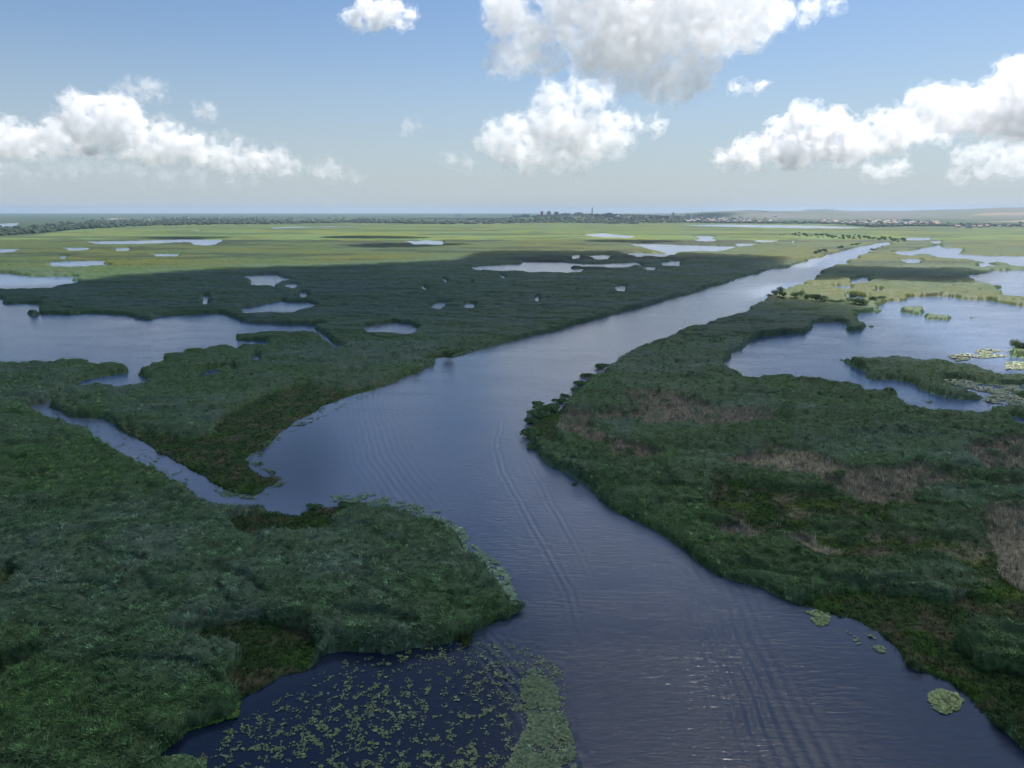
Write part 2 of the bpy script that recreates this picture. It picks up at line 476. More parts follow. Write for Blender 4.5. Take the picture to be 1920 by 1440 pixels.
D = GYY
n_low = fbm(GXX * 0.55, GYY * 1.0, 26, 3, 1)
n_mid = fbm(GXX * 0.7, GYY, 7.5, 2, 11)
n_sm = pn(GXX / 2.2, GYY / 2.2, 15) * (D < 350)
mound = sstep(-0.12, 0.12, n_low) * 0.5 + sstep(0.1, 0.22, fbm(GXX * .5, GYY, 17, 2, 31)) * 0.5
crease = np.exp(-(n_low / .045) ** 2) + .8 * np.exp(-(fbm(GXX * .6, GYY, 15, 2, 35) / .05) ** 2)
reedH = 2.0 - .9 * np.clip(crease, 0, 1) * (D < 900) + (0.95 + .5 * (XR[None, :] > 1000)) * mound + 0.5 * n_mid + 0.22 * n_sm
thin = sstep(0.0, 0.35, fbm(GXX * 0.6, GYY, 20, 3, 77) + 0.2) * openz      # gaps in the reeds on the right bank
lowness = np.maximum(np.maximum(low, dead * 0.75), thin * 0.9)
Hh = reedH * (1 - lowness) + (0.35 + 0.2 * n_mid) * lowness
far = sstep(1200, 2500, D)
Hh = Hh * (1 - far) + 2.2 * far

# distant relief: wooded rise with the works, and the long hills on the right
prof_x = [-380, 1000, 1260, 1330, 1400, 1445, 1520, 1700, 1800, 1920, 2300]
prof_y = [404, 404, 401.5, 398.5, 394.3, 396, 396.5, 395.5, 392.5, 388.5, 384]
colx = np.broadcast_to(XR[None, :], (NR, NC))
HD = 6500.0
top_y = np.interp(XR, prof_x, prof_y) + 0.6 * pn(XR / 45.0, XR * 0, 3)
# height that puts the crest at that row when seen from the camera
b = -(top_y - 720) / FPX
slope = (-SP + b * CP) / (CP + b * SP)
crest = np.maximum(0, CAMZ + slope * HD)
crest = crest * sstep(1230, 1330, XR)
rise = sstep(4200, HD, D)
hill = crest[None, :] * (0.75 * rise + 0.25 * sstep(5000, HD, D)) * 1.0
hill = hill * (1 + 0.0 * D)
f2 = sstep(9000, 30000, D)
hill = hill * (1 - f2)
b2 = -(np.interp(XR, [-380, 1480, 1500, 1515, 1528, 1545, 1560, 1600, 1700, 2300], [420, 420, 395, 392.3, 392.6, 391.6, 393, 396, 397, 397]) - 720) / FPX
crest2 = np.maximum(0, CAMZ + (-SP + b2 * CP) / (CP + b2 * SP) * 12000)
ridge2 = crest2[None, :] * np.exp(-((D - 12000) / 2000.0) ** 2)
wr = np.interp(XR, [930, 1010, 1100, 1200, 1290, 1340], [0, .75, 1, .85, .5, 0])
rise2 = 33 * wr[None, :] * np.exp(-(np.maximum(0, np.abs(D - 5000) - 350) / 650.0) ** 2)
relief = np.maximum(np.maximum(hill, ridge2), rise2).astype(np.float32)
Hh = Hh + relief

# albedo
def C3(r, g, b): return np.array([r, g, b], np.float32)
def mix(a, b, t): return a * (1 - t[..., None]) + b * t[..., None]
t1 = sstep(-0.35, 0.35, fbm(GXX * .5, GYY, 45, 3, 51))
t2 = sstep(-0.5, 0.5, fbm(GXX, GYY, 12, 3, 53))
base = mix(np.broadcast_to(C3(.165, .255, .090), (NR, NC, 3)), C3(.215, .290, .170), t1)
base = mix(base, C3(.130, .240, .058), t2 * 0.5)
right = sstep(1000, 1150, colx) * (GYY < 400)
base = mix(base, C3(.125, .190, .065), right * 0.6 * sstep(-.2, .3, n_low))
# fields beyond: sunlit yellow-green painted in from the cloud-shadow edge outward
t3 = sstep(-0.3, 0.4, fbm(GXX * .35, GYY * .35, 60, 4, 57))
sunlit_fieldc = mix(np.broadcast_to(C3(.095, .133, .013), (NR, NC, 3)), C3(.135, .158, .022), t3)
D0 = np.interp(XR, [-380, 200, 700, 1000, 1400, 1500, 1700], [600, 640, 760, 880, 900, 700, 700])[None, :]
ft = np.clip(sstep(D0 - 60, D0 + 160, D) * 0.95 + 0.8 * (sstep(1380, 1420, colx) * sstep(430, 480, D) * (D < 640)), 0, 1)  # follows the cloud-shadow edge, plus the sunlit strip right of the canal
dk = sstep(230, 480, D) * 1.0
base = base * (1 - dk[..., None] * np.array([.40, .30, .12], np.float32))
base = mix(base, sunlit_fieldc, ft * (0.55 + 0.45 * t3))
base = base * (1 - .22 * sstep(1300, 2600, D)[..., None])
streak = np.maximum(sstep(0.05, 0.4, fbm(GXX * .12, GYY * .30, 26, 4, 59)), sstep(.12, .3, fbm(GXX * .05, GYY * .12, 26, 4, 60))) * sstep(500, 900, D)  # dark growth streaks, the broad ones painted in as cloud-shadow strips
base = mix(base, C3(.045, .070, .030), streak * 0.85)
lowc = mix(np.broadcast_to(C3(.045, .080, .018), (NR, NC, 3)), C3(.110, .100, .045), sstep(-.1, .5, fbm(GXX, GYY, 6, 3, 63)))
lowc = mix(lowc, C3(.050, .100, .014), sstep(.1, .5, fbm(GXX, GYY, 9, 3, 64)))
base = mix(base, lowc, np.clip(low + thin, 0, 1))
base = mix(base, C3(.10, .145, .02), thin * sstep(.0, .4, fbm(GXX, GYY, 5, 3, 66)) * .8)
base = mix(base, C3(.36, .30, .18), np.clip(dead + 0.45 * thin * sstep(.1, .4, fbm(GXX, GYY, 8, 3, 68)), 0, 1))
# far dry land, woods and ploughed slopes
wood_edge = np.interp(XR, [-380, 0, 60, 140, 260, 500, 900, 1250, 1300, 1560, 1640, 1700, 2300], [452, 447, 444, 432, 424, 420, 419, 420, 419, 421, 428, 427, 429])
yy = np.broadcast_to(YR[:, None], (NR, NC))
wmask = sstep(1.5, -1.5, yy - wood_edge[None, :] + 2.0 * pn(GXX / 300, GYY / 900, 71))
woodc = mix(np.broadcast_to(C3(.035, .060, .026), (NR, NC, 3)), C3(.055, .080, .040), sstep(-.1, .5, fbm(GXX / 6, GYY / 14, 60, 3, 73)))
base = mix(base, woodc, wmask)
slope_m = (sstep(1300, 1420, colx) * sstep(4500, 5100, D))
plough = mix(np.broadcast_to(C3(.115, .118, .105), (NR, NC, 3)), C3(.085, .11, .07), sstep(-.2, .3, fbm(GXX / 10, GYY / 22, 60, 3, 75)))
plough = mix(plough, C3(.22, .165, .11), sstep(0.1, 0.2, pn(GXX / 900, GYY / 400, 76)) * sstep(1780, 1850, colx) * (D < 5600))
base = mix(base, plough, slope_m)
for p, c in ([(1000, 408), (1090, 405.5), (1130, 406.5), (1110, 408.5), (1050, 409.5)], C3(.22, .15, .08)), \
            ([(1830, 416.5), (1920, 414.5), (2000, 415), (1920, 417)], C3(.26, .19, .13)), \
            ([(260, 413), (320, 413), (300, 414.5)], C3(.3, .25, .15)), ([(200, 410.5), (235, 411), (210, 412.2)], C3(.4, .36, .28)):
    base = mix(base, c, blur(raster(p), 1))
base = base.astype(np.float32)
prof = np.ones((NR, NC), np.float32)
for r_, ya, yb in ((1, 0, 560), (2, 560, 700), (5, 700, 900), (10, 900, 1100), (15, 1100, 1800)):
    sel = (YR >= ya) & (YR < yb)
    prof[sel] = blur(land, r_)[sel]
prof = np.clip((prof - .45) / .55 + .25 * pn(GXX / 2.6, GYY / 2.6, 83) * (D < 400), 0, 1)
prof = .22 + .78 * prof ** .7
Zg = (land * (Hh * np.where(D < 1500, prof, 1)) - (1 - land) * 0.7).astype(np.float32)
Zg = Zg + (pn(GXX / 0.9, GYY / 0.9, 81) * 0.18 * land * (D < 260)).astype(np.float32)
#@@END
# ------------------------------------------------------------------ lattice meshes: ground sheet and reed canopies
ri = np.unique(np.concatenate([np.arange(0, np.searchsorted(YR, 640), 1), np.arange(np.searchsorted(YR, 640), NR, 2)]))
ci = np.arange(0, NC, 3)
LX = GXX[np.ix_(ri, ci)]; LY = GYY[np.ix_(ri, ci)]; LZ = Zg[np.ix_(ri, ci)]
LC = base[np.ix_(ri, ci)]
nr, nc = LX.shape

REG = np.full((NR, NC), 4, np.int8)
REG[D > 1500] = 0
REG_POLYS = {
 5: [(1672, 455), (1420, 540), (1100, 650), (950, 800), (1100, 1000), (1700, 1400), (2000, 1780), (2300, 1780), (2300, 450), (1700, 450)],
 3: [(-380, 660), (0, 670), (245, 680), (252, 700), (140, 730), (75, 757), (-380, 757)],
 2: [(75, 757), (252, 700), (270, 680), (290, 650), (430, 625), (500, 615), (592, 618), (612, 640), (650, 653), (725, 662), (815, 671), (830, 700), (640, 800), (560, 900), (490, 938), (300, 865), (200, 800), (100, 775)],
 1: [(-380, 757), (53, 757), (75, 765), (160, 790), (225, 825), (300, 860), (370, 905), (440, 930), (540, 925), (700, 880), (1000, 1050), (1000, 1440), (1000, 1780), (-380, 1780)],
}
for k in (5, 3, 2, 1):
    REG[raster(REG_POLYS[k]) & (REG > 0)] = k
isl = np.zeros((NR, NC), bool)
for p in ISLANDS[:7]:
    xs = [q[0] for q in p]; ys = [q[1] for q in p]
    m = raster([(min(xs) - 8, min(ys) - 4), (max(xs) + 8, min(ys) - 4), (max(xs) + 8, max(ys) + 4), (min(xs) - 8, max(ys) + 4)])
    if len(p) > 8: m = raster(adj(p, False))
    isl |= m
isl = isl & (colx > 1500)
REG[isl & (REG == 5)] = 6
REG[(np.maximum(low, thin) > 0.5) & (REG > 0)] = 7       # low growth: stays in the ground sheet
REG[(land < 0.02)] = 7

LR = REG[np.ix_(ri, ci)]
idx = np.arange(nr * nc).reshape(nr, nc)
quads_all = np.stack([idx[1:, :-1], idx[1:, 1:], idx[:-1, 1:], idx[:-1, :-1]], -1).reshape(-1, 4)
qreg = LR[1:, :-1].reshape(-1)
qin = (np.maximum.reduce([LZ[1:, :-1], LZ[1:, 1:], LZ[:-1, 1:], LZ[:-1, :-1]]) > -0.3).reshape(-1)
qreg = np.where(qin, qreg, 7)
VL = np.stack([LX, LY, LZ], -1).reshape(-1, 3)
CL = LC.reshape(-1, 3)


def subset(sel):
    q = quads_all[sel]
    u, inv = np.unique(q, return_inverse=True)
    return VL[u], inv.reshape(-1, 4), CL[u]


v, q, c = subset((qreg == 0) | (qreg == 7))
# carry the sheet on behind and beside the camera
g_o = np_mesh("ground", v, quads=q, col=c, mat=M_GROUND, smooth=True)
tag(g_o, kind='structure')

# ------------------------------------------------------------------ reeds and grasses
def blades_template(n, seed, w=0.12, spread=0.45, h=1.0, bend=0.5, simple=False):
    r = RS(seed); V = []; T = []; G = []
    for i in range(n):
        a = r.rand() * 6.283; d = r.rand() ** .5 * spread * 0.5
        bx, by = math.cos(a) * d, math.sin(a) * d
        a2 = r.rand() * 6.283
        wx, wy = math.cos(a2) * w * (.7 + .6 * r.rand()), math.sin(a2) * w * (.7 + .6 * r.rand())
        hh = h * (.65 + .5 * r.rand())
        lean = bend * (.3 + .9 * r.rand())
        la = r.normal() * 1.0
        lx, ly = math.cos(la) * lean * hh, math.sin(la) * lean * hh
        k = len(V)
        if simple:
            V += [(bx - wx, by - wy, 0), (bx + wx, by + wy, 0), (bx + lx, by + ly, hh)]
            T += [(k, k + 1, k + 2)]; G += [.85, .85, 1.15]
        else:
            V += [(bx - wx * .6, by - wy * .6, 0), (bx + wx * .6, by + wy * .6, 0), (bx + lx * .3 + wx, by + ly * .3 + wy, hh * .65),
                  (bx + lx * .3 - wx * .3, by + ly * .3 - wy * .3, hh * .7), (bx + lx, by + ly, hh * .92)]
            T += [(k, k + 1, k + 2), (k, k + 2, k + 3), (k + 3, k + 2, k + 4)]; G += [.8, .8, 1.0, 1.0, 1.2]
    return np.array(V, np.float32), np.array(T, np.int32), np.array(G, np.float32)


def scatter(P, S, Sz, A, col, temps, gjit=0.22, seed=1):
    """place blade clumps: positions, widths, heights, turns, colours -> one big vertex/triangle set"""
    r = RS(seed)
    N = len(P); tid = r.randint(0, len(temps), N)
    VV = []; TT = []; CC = []; off = 0
    for k, (tv, tt, tg) in enumerate(temps):
        s = np.nonzero(tid == k)[0]
        if len(s) == 0: continue
        ca, sa = np.cos(A[s])[:, None], np.sin(A[s])[:, None]
        x = tv[None, :, 0] * S[s, None]; y = tv[None, :, 1] * S[s, None]; z = tv[None, :, 2] * Sz[s, None]
        X = x * ca - y * sa + P[s, 0:1]; Y = x * sa + y * ca + P[s, 1:2]; Z = z + P[s, 2:3]
        V = np.stack([X, Y, Z], -1).reshape(-1, 3)
        T = (tt[None] + (np.arange(len(s)) * len(tv))[:, None, None] + off).reshape(-1, 3)
        j = np.exp(r.normal(size=(len(s), 1)) * gjit)
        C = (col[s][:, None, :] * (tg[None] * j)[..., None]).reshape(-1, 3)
        VV.append(V); TT.append(T); CC.append(C); off += len(V)
    if not VV: return None
    return np.concatenate(VV), np.concatenate(TT), np.clip(np.concatenate(CC), 0, .9)


NEAR_T = [blades_template(6, 100 + i, 0.10, .8, .75, 1.25) for i in range(8)]
MID_T = [blades_template(5, 200 + i, 0.14, .9, .7, 1.1, True) for i in range(6)]
EDGE_T = [blades_template(6, 300 + i, 0.04, .55, 1.0, .16, True) for i in range(6)]
STRAW_T = [blades_template(6, 400 + i, 0.045, .8, 1.0, .28, True) for i in range(6)]


def sample_px(n, x0, x1, y0, y1, seed, ypow=1.0):
    r = RS(seed)
    x = x0 + r.rand(n) * (x1 - x0); y = y0 + (r.rand(n) ** ypow) * (y1 - y0)
    iy = np.clip(np.round(row_of(y)), 0, NR - 1).astype(int); ix = np.clip(np.round(x - X0), 0, NC - 1).astype(int)
    X, Y = unproj(x, y)
    return x, y, iy, ix, X, Y, r


parts = {k: [] for k in (1, 2, 3, 4, 5, 6)}
dead_parts = []; low_parts = []


def plant(n, x0, x1, y0, y1, seed, temps, edge=False, ypow=1.0):
    x, y, iy, ix, X, Y, r = sample_px(n, x0, x1, y0, y1, seed, ypow)
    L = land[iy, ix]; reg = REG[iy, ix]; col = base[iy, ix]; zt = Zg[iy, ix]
    slant = np.sqrt(X * X + Y * Y + 3600); ppm = FPX / slant
    s = np.clip(3.6 / ppm, 1.0, 7); sz = np.clip(2.2 / ppm, 1.15, 1.35)
    hz = pn(X / 3.1, Y / 3.1, 90); D_ = Y
    wl_ = .95 * np.maximum(1, Y / 140)
    hz = .6 * hz + .9 * pn(X / wl_, Y / wl_, 92)
    cl_ = np.exp(.42 * pn(X / wl_, Y / wl_, 92) + .22 * r.normal(size=n) * (Y < 300))  # high clumps lighter, low ones darker: crinkle shading painted into the tuft colour
    col = col * cl_[:, None] * np.where(r.rand(n) < .10, 1.45, 1.0)[:, None]
    dd = dead[iy, ix] + 0.5 * thin[iy, ix] * (r.rand(n) < .3); lw = np.maximum(low[iy, ix], thin[iy, ix])
    A = r.normal(size=n) * 0.9 + 2.6
    isd = (dd > .5) & (L > .6); isl_ = (~isd) & (lw > .5) & (L > .6); isr = (~isd) & (~isl_) & (L > .55) & (reg > 0)
    if not edge:
        P = np.stack([X, Y, zt - np.where(D_ > 350, .95, .55) + hz * .38], -1)
        for k in parts:
            m = isr & ((reg == k) if k != 4 else ((reg == 4) | (reg == 7)))
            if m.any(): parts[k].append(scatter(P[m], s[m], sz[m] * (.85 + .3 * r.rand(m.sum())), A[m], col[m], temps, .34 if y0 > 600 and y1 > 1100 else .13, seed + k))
        m = isd
        if m.any():
            P2 = np.stack([X, Y, zt - .2], -1)
            cc = np.where((r.rand(n) < .55)[:, None], np.array([[.54, .48, .34]]), np.array([[.30, .26, .17]])) * .8 + col * .2
            dead_parts.append(scatter(P2[m], s[m], 0.85 * sz[m] * (.6 + .8 * r.rand(m.sum())), A[m], cc[m], STRAW_T, .4, seed + 20))
        m = isl_ & (r.rand(n) < .8)
        if m.any():
            P2 = np.stack([X, Y, zt - .15], -1)
            low_parts.append(scatter(P2[m], s[m] * .8, .45 * sz[m] * (.5 + r.rand(m.sum())), A[m], col[m], MID_T, .3, seed + 30))
    else:
        e = landb[iy, ix]
        m0 = (L > .40) & (e < .97) & (lw < .5) & (dd < .5)
        P = np.stack([X, Y, np.full(n, 0.0)], -1)
        Hl = np.clip(zt + .5, .5, 3.2) * np.exp(r.normal(size=n) * .18)
        for k in parts:
            m = m0 & ((reg == k) if k != 4 else ((reg == 4) | (reg == 7)))
            if m.any(): parts[k].append(scatter(P[m], np.ones(m.sum()), Hl[m] * (.7 + .45 * r.rand(m.sum())), A[m], col[m] * .95, EDGE_T, .25, seed + k))


landb = blur(land, 3)
plant(170000, -170, 2090, 640, 1560, 1001, NEAR_T, ypow=1.12)
plant(90000, -170, 2090, 640, 1000, 1002, MID_T)
plant(90000, -200, 2120, 446, 640, 1003, MID_T)
plant(260000, -150, 2070, 600, 1560, 1004, EDGE_T, edge=True)

REED_LABELS = {
 1: ("reed_bed", "dense blue-green reed bed in the left foreground, with a rounded point into the river"),
 2: ("reed_bed", "dark reed bed on the pointed land between the large left lake and the small side channel"),
 3: ("reed_bed", "small reed bed at the left edge just below the large left lake"),
 4: ("reed_bed", "broad reed marsh between the left lake and the straight far canal, dotted with ponds"),
 5: ("reed_bed", "reed bed along the right bank of the river, below and left of the lagoon"),
 6: ("reed_bed", "low reed islands lying in the right lagoon"),
}
for k in parts:
    v, q, c = subset(qreg == k)
    Vs = [v]; Ts = []; Cs = [c * .95]; off = len(v)
    for p in parts[k]:
        if p is None: continue
        Vs.append(p[0]); Ts.append(p[1] + off); Cs.append(p[2]); off += len(p[0])
    o = np_mesh(REED_LABELS[k][0], np.concatenate(Vs), tris=np.concatenate(Ts) if Ts else None, quads=q,
                col=np.concatenate(Cs), mat=M_REED, smooth=False)
    tag(o, REED_LABELS[k][1], 'reeds', kind='stuff')
for nm, lst, lab, cat in (("dead_reeds", dead_parts, "patches of dry brownish dead reeds on the right bank", "dry reeds"),
                          ("sedge", low_parts, "low dark sedge and bog plants between the tall reeds", "sedge")):
    V = []; T = []; C = []; off = 0
    for p in lst:
        if p is None: continue
        V.append(p[0]); T.append(p[1] + off); C.append(p[2]); off += len(p[0])
    tag(np_mesh(nm, np.concatenate(V), tris=np.concatenate(T), col=np.concatenate(C), mat=M_REED), lab, cat, kind='stuff')
del parts

# ------------------------------------------------------------------ water
m, N, L, P = new_mat("river_water")
P.inputs['Base Color'].default_value = (.030, .048, .078, 1)
P.inputs['Roughness'].default_value = 0.17
P.inputs['IOR'].default_value = 1.42
tc = N.new('ShaderNodeTexCoord')
at = N.new('ShaderNodeAttribute'); at.attribute_name = 'tint'      # r: how wind-roughened the surface is
sep = N.new('ShaderNodeSeparateColor'); L.new(at.outputs['Color'], sep.inputs[0])


def wnoise(sx, sy, det, dist, rot=0.0):
    mp = N.new('ShaderNodeMapping'); mp.inputs['Scale'].default_value = (sx, sy, 1); mp.inputs['Rotation'].default_value = (0, 0, rot)
    n = N.new('ShaderNodeTexNoise'); n.inputs['Scale'].default_value = 1; n.inputs['Detail'].default_value = det
    n.inputs['Distortion'].default_value = dist
    L.new(tc.outputs['Object'], mp.inputs[0]); L.new(mp.outputs[0], n.inputs['Vector'])
    return n.outputs['Fac']


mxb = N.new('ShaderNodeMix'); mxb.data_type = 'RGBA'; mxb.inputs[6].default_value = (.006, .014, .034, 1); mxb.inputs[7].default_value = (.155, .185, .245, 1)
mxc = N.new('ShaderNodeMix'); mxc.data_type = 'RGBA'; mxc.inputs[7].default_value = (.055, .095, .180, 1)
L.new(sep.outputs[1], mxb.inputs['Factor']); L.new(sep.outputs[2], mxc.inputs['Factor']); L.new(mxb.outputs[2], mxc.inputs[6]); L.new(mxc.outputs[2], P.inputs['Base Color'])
b1 = wnoise(.30, 1.35, 1.5, .5, .12)
b2 = wnoise(1.6, 4.0, 2, .3, -.1)
b3 = wnoise(.03, .08, 2, .4, .5)
ad = N.new('ShaderNodeMath'); ad.operation = 'MULTIPLY_ADD'; ad.inputs[1].default_value = .28
L.new(b2, ad.inputs[0]); L.new(b1, ad.inputs[2])
pm = N.new('ShaderNodeMapRange'); pm.inputs['From Min'].default_value = .35; pm.inputs['From Max'].default_value = .65
pm.inputs['To Min'].default_value = .45; pm.inputs['To Max'].default_value = 1.1
L.new(b3, pm.inputs['Value'])
mu = N.new('ShaderNodeMath'); mu.operation = 'MULTIPLY'; L.new(pm.outputs[0], mu.inputs[0]); L.new(sep.outputs[0], mu.inputs[1])
bp = N.new('ShaderNodeBump'); bp.inputs['Distance'].default_value = .28
L.new(ad.outputs[0], bp.inputs['Height']); L.new(mu.outputs[0], bp.inputs['Strength']); L.new(bp.outputs[0], P.inputs['Normal'])
M_WATER = m

wr_i = np.unique(np.concatenate([np.arange(0, np.searchsorted(YR, 640), 6), np.arange(np.searchsorted(YR, 640), NR, 2)]))
WX = GXX[np.ix_(wr_i, ci)].astype(float); WY = GYY[np.ix_(wr_i, ci)].astype(float)
WZ = np.zeros(WX.shape)


def path_dist(pts):
    g = [tuple(float(t) for t in unproj(*p)) for p in pts]
    best = np.full(WX.shape, 1e9); sgn = np.zeros(WX.shape); along = np.zeros(WX.shape); acc = 0
    for (ax, ay), (bx, by) in zip(g[:-1], g[1:]):
        dx, dy = bx - ax, by - ay; l = math.hypot(dx, dy)
        t = np.clip(((WX - ax) * dx + (WY - ay) * dy) / l / l, 0, 1)
        ex, ey = WX - ax - t * dx, WY - ay - t * dy
        dd = np.hypot(ex, ey); s = np.sign(dx * ey - dy * ex)
        m = dd < best
        best = np.where(m, dd, best); sgn = np.where(m, s, sgn); along = np.where(m, acc + t * l, along); acc += l
    return best * sgn, along, acc


def wake(pts, lam, width, amp, fade=(0.1, 0.15), crest=False):
    global WZ
    d, al, tot = path_dist(pts)
    d = d + 0.35 * pn(WX / 9, WY / 9, 4)
    f = sstep(0, fade[0] * tot + .01, al) * (1 - sstep((1 - fade[1]) * tot, tot, al))
    env = np.exp(-(d / width) ** 2) * f
    if crest:
        WZ += amp * env * np.cos(2 * math.pi * np.clip(d / lam, -1.75, 1.75))
    else:
        WZ += amp * env * np.cos(2 * math.pi * d / lam + 1.5 * pn(WX / 14, WY / 14, 8)) * (.75 + .5 * pn(WX / 6, WY / 6, 6))


wake([(1270, 1015), (1330, 1120), (1375, 1230), (1415, 1340), (1450, 1440), (1480, 1540)], 1.75, 6.0, .05, (.25, .02))
wake([(865, 1165), (935, 1240), (1010, 1340), (1075, 1440), (1110, 1500)], 1.4, 2.8, .065, (.15, .2))
wake([(700, 690), (690, 760), (720, 860), (790, 950), (850, 990)], 1.7, 9.0, .06, (.3, .2))
wake([(1010, 690), (965, 740), (938, 790), (930, 840), (945, 890), (985, 960), (1030, 1040), (1065, 1110), (1090, 1190), (1110, 1270)], 1.4, 1.3, .045, (.12, .15), True)
wake([(975, 840), (1010, 900), (1050, 975), (1095, 1060), (1130, 1150)], 1.3, 1.2, .045, (.2, .4), True)
wake([(830, 690), (815, 730), (800, 780)], 2.2, 2.0, .05, (.2, .4), True)
wake([(1170, 1000), (1200, 1120), (1240, 1260), (1270, 1400)], 2.6, 3.0, .018, (.3, .2))
calm = np.ones((NR, NC), np.float32) * 0.38
for p, vv in (([(240, 1600), (300, 1350), (560, 1220), (860, 1180), (960, 1300), (990, 1440), (1000, 1650)], .07),
              ([(40, 745), (150, 770), (300, 850), (480, 925), (600, 930), (660, 860), (620, 770), (540, 790), (480, 850), (400, 890)], .14),
              ([(300, 900), (560, 950), (700, 930), (640, 900), (500, 880)], .15)):
    z = blur(raster(p), 25, 2)
    calm = calm * (1 - z) + vv * z
calm += .25 * blur(raster([(900, 850), (1080, 900), (1300, 1030), (1500, 1440), (1500, 1700), (1100, 1700), (1080, 1300), (950, 1050)]), 25, 2)
kw = calm[np.ix_(wr_i, ci)]
# silty river tone with a painted reflection gradient (g), against the clear, dark coves
silt_reflect = np.ones((NR, NC), np.float32)
for p, vv in (([(180, 1700), (280, 1380), (560, 1240), (860, 1190), (960, 1260), (990, 1440), (1000, 1720)], .0),
              ([(40, 745), (150, 770), (300, 850), (480, 925), (600, 940), (640, 860), (600, 780), (520, 800), (470, 850), (400, 890)], .35)):
    z = blur(raster(p), 30, 2); silt_reflect = silt_reflect * (1 - z) + vv * z
silt_reflect = silt_reflect * (1 - .78 * sstep(850, 1300, yy))  # painted reflection gradient: body colour darkens towards the viewer
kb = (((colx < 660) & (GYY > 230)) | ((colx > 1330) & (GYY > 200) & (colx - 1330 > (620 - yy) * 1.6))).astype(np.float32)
ks = silt_reflect[np.ix_(wr_i, ci)]; kb = kb[np.ix_(wr_i, ci)]
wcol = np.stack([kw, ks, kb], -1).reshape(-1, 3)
wn, wm = WX.shape
wid = np.arange(wn * wm).reshape(wn, wm)
wq = np.stack([wid[1:, :-1], wid[1:, 1:], wid[:-1, 1:], wid[:-1, :-1]], -1).reshape(-1, 4)
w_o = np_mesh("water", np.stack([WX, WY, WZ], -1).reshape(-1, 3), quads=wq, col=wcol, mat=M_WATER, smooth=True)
tag(w_o, kind='structure')
# plain bed and water around and behind the viewpoint
bm = bmesh.new()
for (xa, ya, xb, yb) in ((-400, -400, 400, float(GYY[-1, 0]) + 6), ):
    bm.faces.new([bm.verts.new(p) for p in ((xa, ya, -.9), (xb, ya, -.9), (xb, yb, -.9), (xa, yb, -.9))])
me = bpy.data.meshes.new("ground_behind"); bm.to_mesh(me); bm.free(); me.materials.append(M_GROUND)
o = bpy.data.objects.new("ground_behind", me); S.collection.objects.link(o); tag(o, kind='structure')

# ------------------------------------------------------------------ lily pads
def pad_field(name, label, poly, n, size, col, cluster=0.0, wl=3.0, seed=1, tilt=.12, edge_only=None, sharp=.12):
    r = RS(seed)
    xs = [p[0] for p in poly]; ys = [p[1] for p in poly]
    mk = raster(poly)
    x, y, iy, ix, X, Y, r = sample_px(n, min(xs), max(xs), min(ys), max(ys), seed)
    ok = mk[iy, ix] & (land[iy, ix] < .35)
    if cluster > -9:
        f = fbm(X, Y, wl, 3, seed)
        if n > 30000 and size < .5: f = f + .36 * fbm(X, Y, 13, 2, seed + 50) + .10 * (sstep(950, 1420, y) - .75) + .08 * (sstep(500, 800, x) - .6)
        ok &= f > cluster + r.normal(size=n) * sharp
    X, Y = X[ok], Y[ok]; N_ = len(X)
    if N_ < 3: return
    k = 8
    ang = np.linspace(.25, 6.03, k)
    ring = np.stack([np.cos(ang), np.sin(ang), np.zeros(k)], -1)
    tv = np.concatenate([[[0.05, 0, 0]], ring])
    tri = np.array([[0, i, i + 1] for i in range(1, k)])
    a = r.rand(N_) * 6.283; s = size * .5 * np.exp(r.normal(size=N_) * .33)
    tx = r.normal(size=N_) * tilt; ty = r.normal(size=N_) * tilt
    curl = np.abs(r.normal(size=N_)) * .25
    x_ = tv[None, :, 0] * s[:, None]; y_ = tv[None, :, 1] * s[:, None] * (.75 + .25 * r.rand(N_))[:, None]
    z_ = 0.05 + np.abs(x_ * tx[:, None] + y_ * ty[:, None]) + curl[:, None] * (x_ ** 2) / s[:, None]
    ca, sa = np.cos(a)[:, None], np.sin(a)[:, None]
    V = np.stack([x_ * ca - y_ * sa + X[:, None], x_ * sa + y_ * ca + Y[:, None], z_ + r.rand(N_)[:, None] * .02], -1).reshape(-1, 3)
    T = (tri[None] + (np.arange(N_) * len(tv))[:, None, None]).reshape(-1, 3)
    C = np.array(col)[None] * np.exp(r.normal(size=(N_, 1)) * .25) * np.array([[1, 1, 1]])
    C = C + np.where(r.rand(N_, 1) < .12, np.array([[.05, .01, -.02]]), 0)
    C = np.repeat(np.clip(C, .01, .8), len(tv), 0)
    o = np_mesh(name, V, tris=T, col=C, mat=M_PAD)
    tag(o, label, 'lily pads', kind='stuff')


G1 = (.135, .20, .075)
pad_field("lily_pads", "loose scatter of lily pads over the dark calm water at the bottom left",
          [(300, 1500), (420, 1370), (560, 1290), (640, 1240), (860, 1205), (900, 1200), (1000, 1215), (1060, 1260), (1060, 1600), (250, 1600)], 60000, .195, (.19, .25, .09), .22, 1.3, 11, sharp=.12)
pad_field("lily_pad_raft", "long dense raft of pale green lily pads at the bottom centre",
          [(975, 1262), (1012, 1255), (1045, 1290), (1050, 1330), (1066, 1360), (1080, 1410), (1082, 1560), (955, 1560), (950, 1440), (968, 1400), (990, 1360), (978, 1320)], 24000, .28, (.15, .22, .09), -.02, 2.2, 12, sharp=.24)
pad_field("lily_pad_raft", "round yellow-green raft of lily pads near the lower right bank",
          [(1742, 1300), (1765, 1293), (1790, 1302), (1803, 1312), (1795, 1332), (1770, 1339), (1752, 1330), (1742, 1315)], 2600, .36, (.30, .37, .12), -.25, 2, 13)
pad_field("lily_pad_raft", "small faint raft of lily pads beside the right bank reeds",
          [(1512, 1148), (1535, 1142), (1552, 1150), (1555, 1170), (1535, 1175), (1518, 1160)], 800, .4, (.22, .30, .09), -.05, 2, 14)
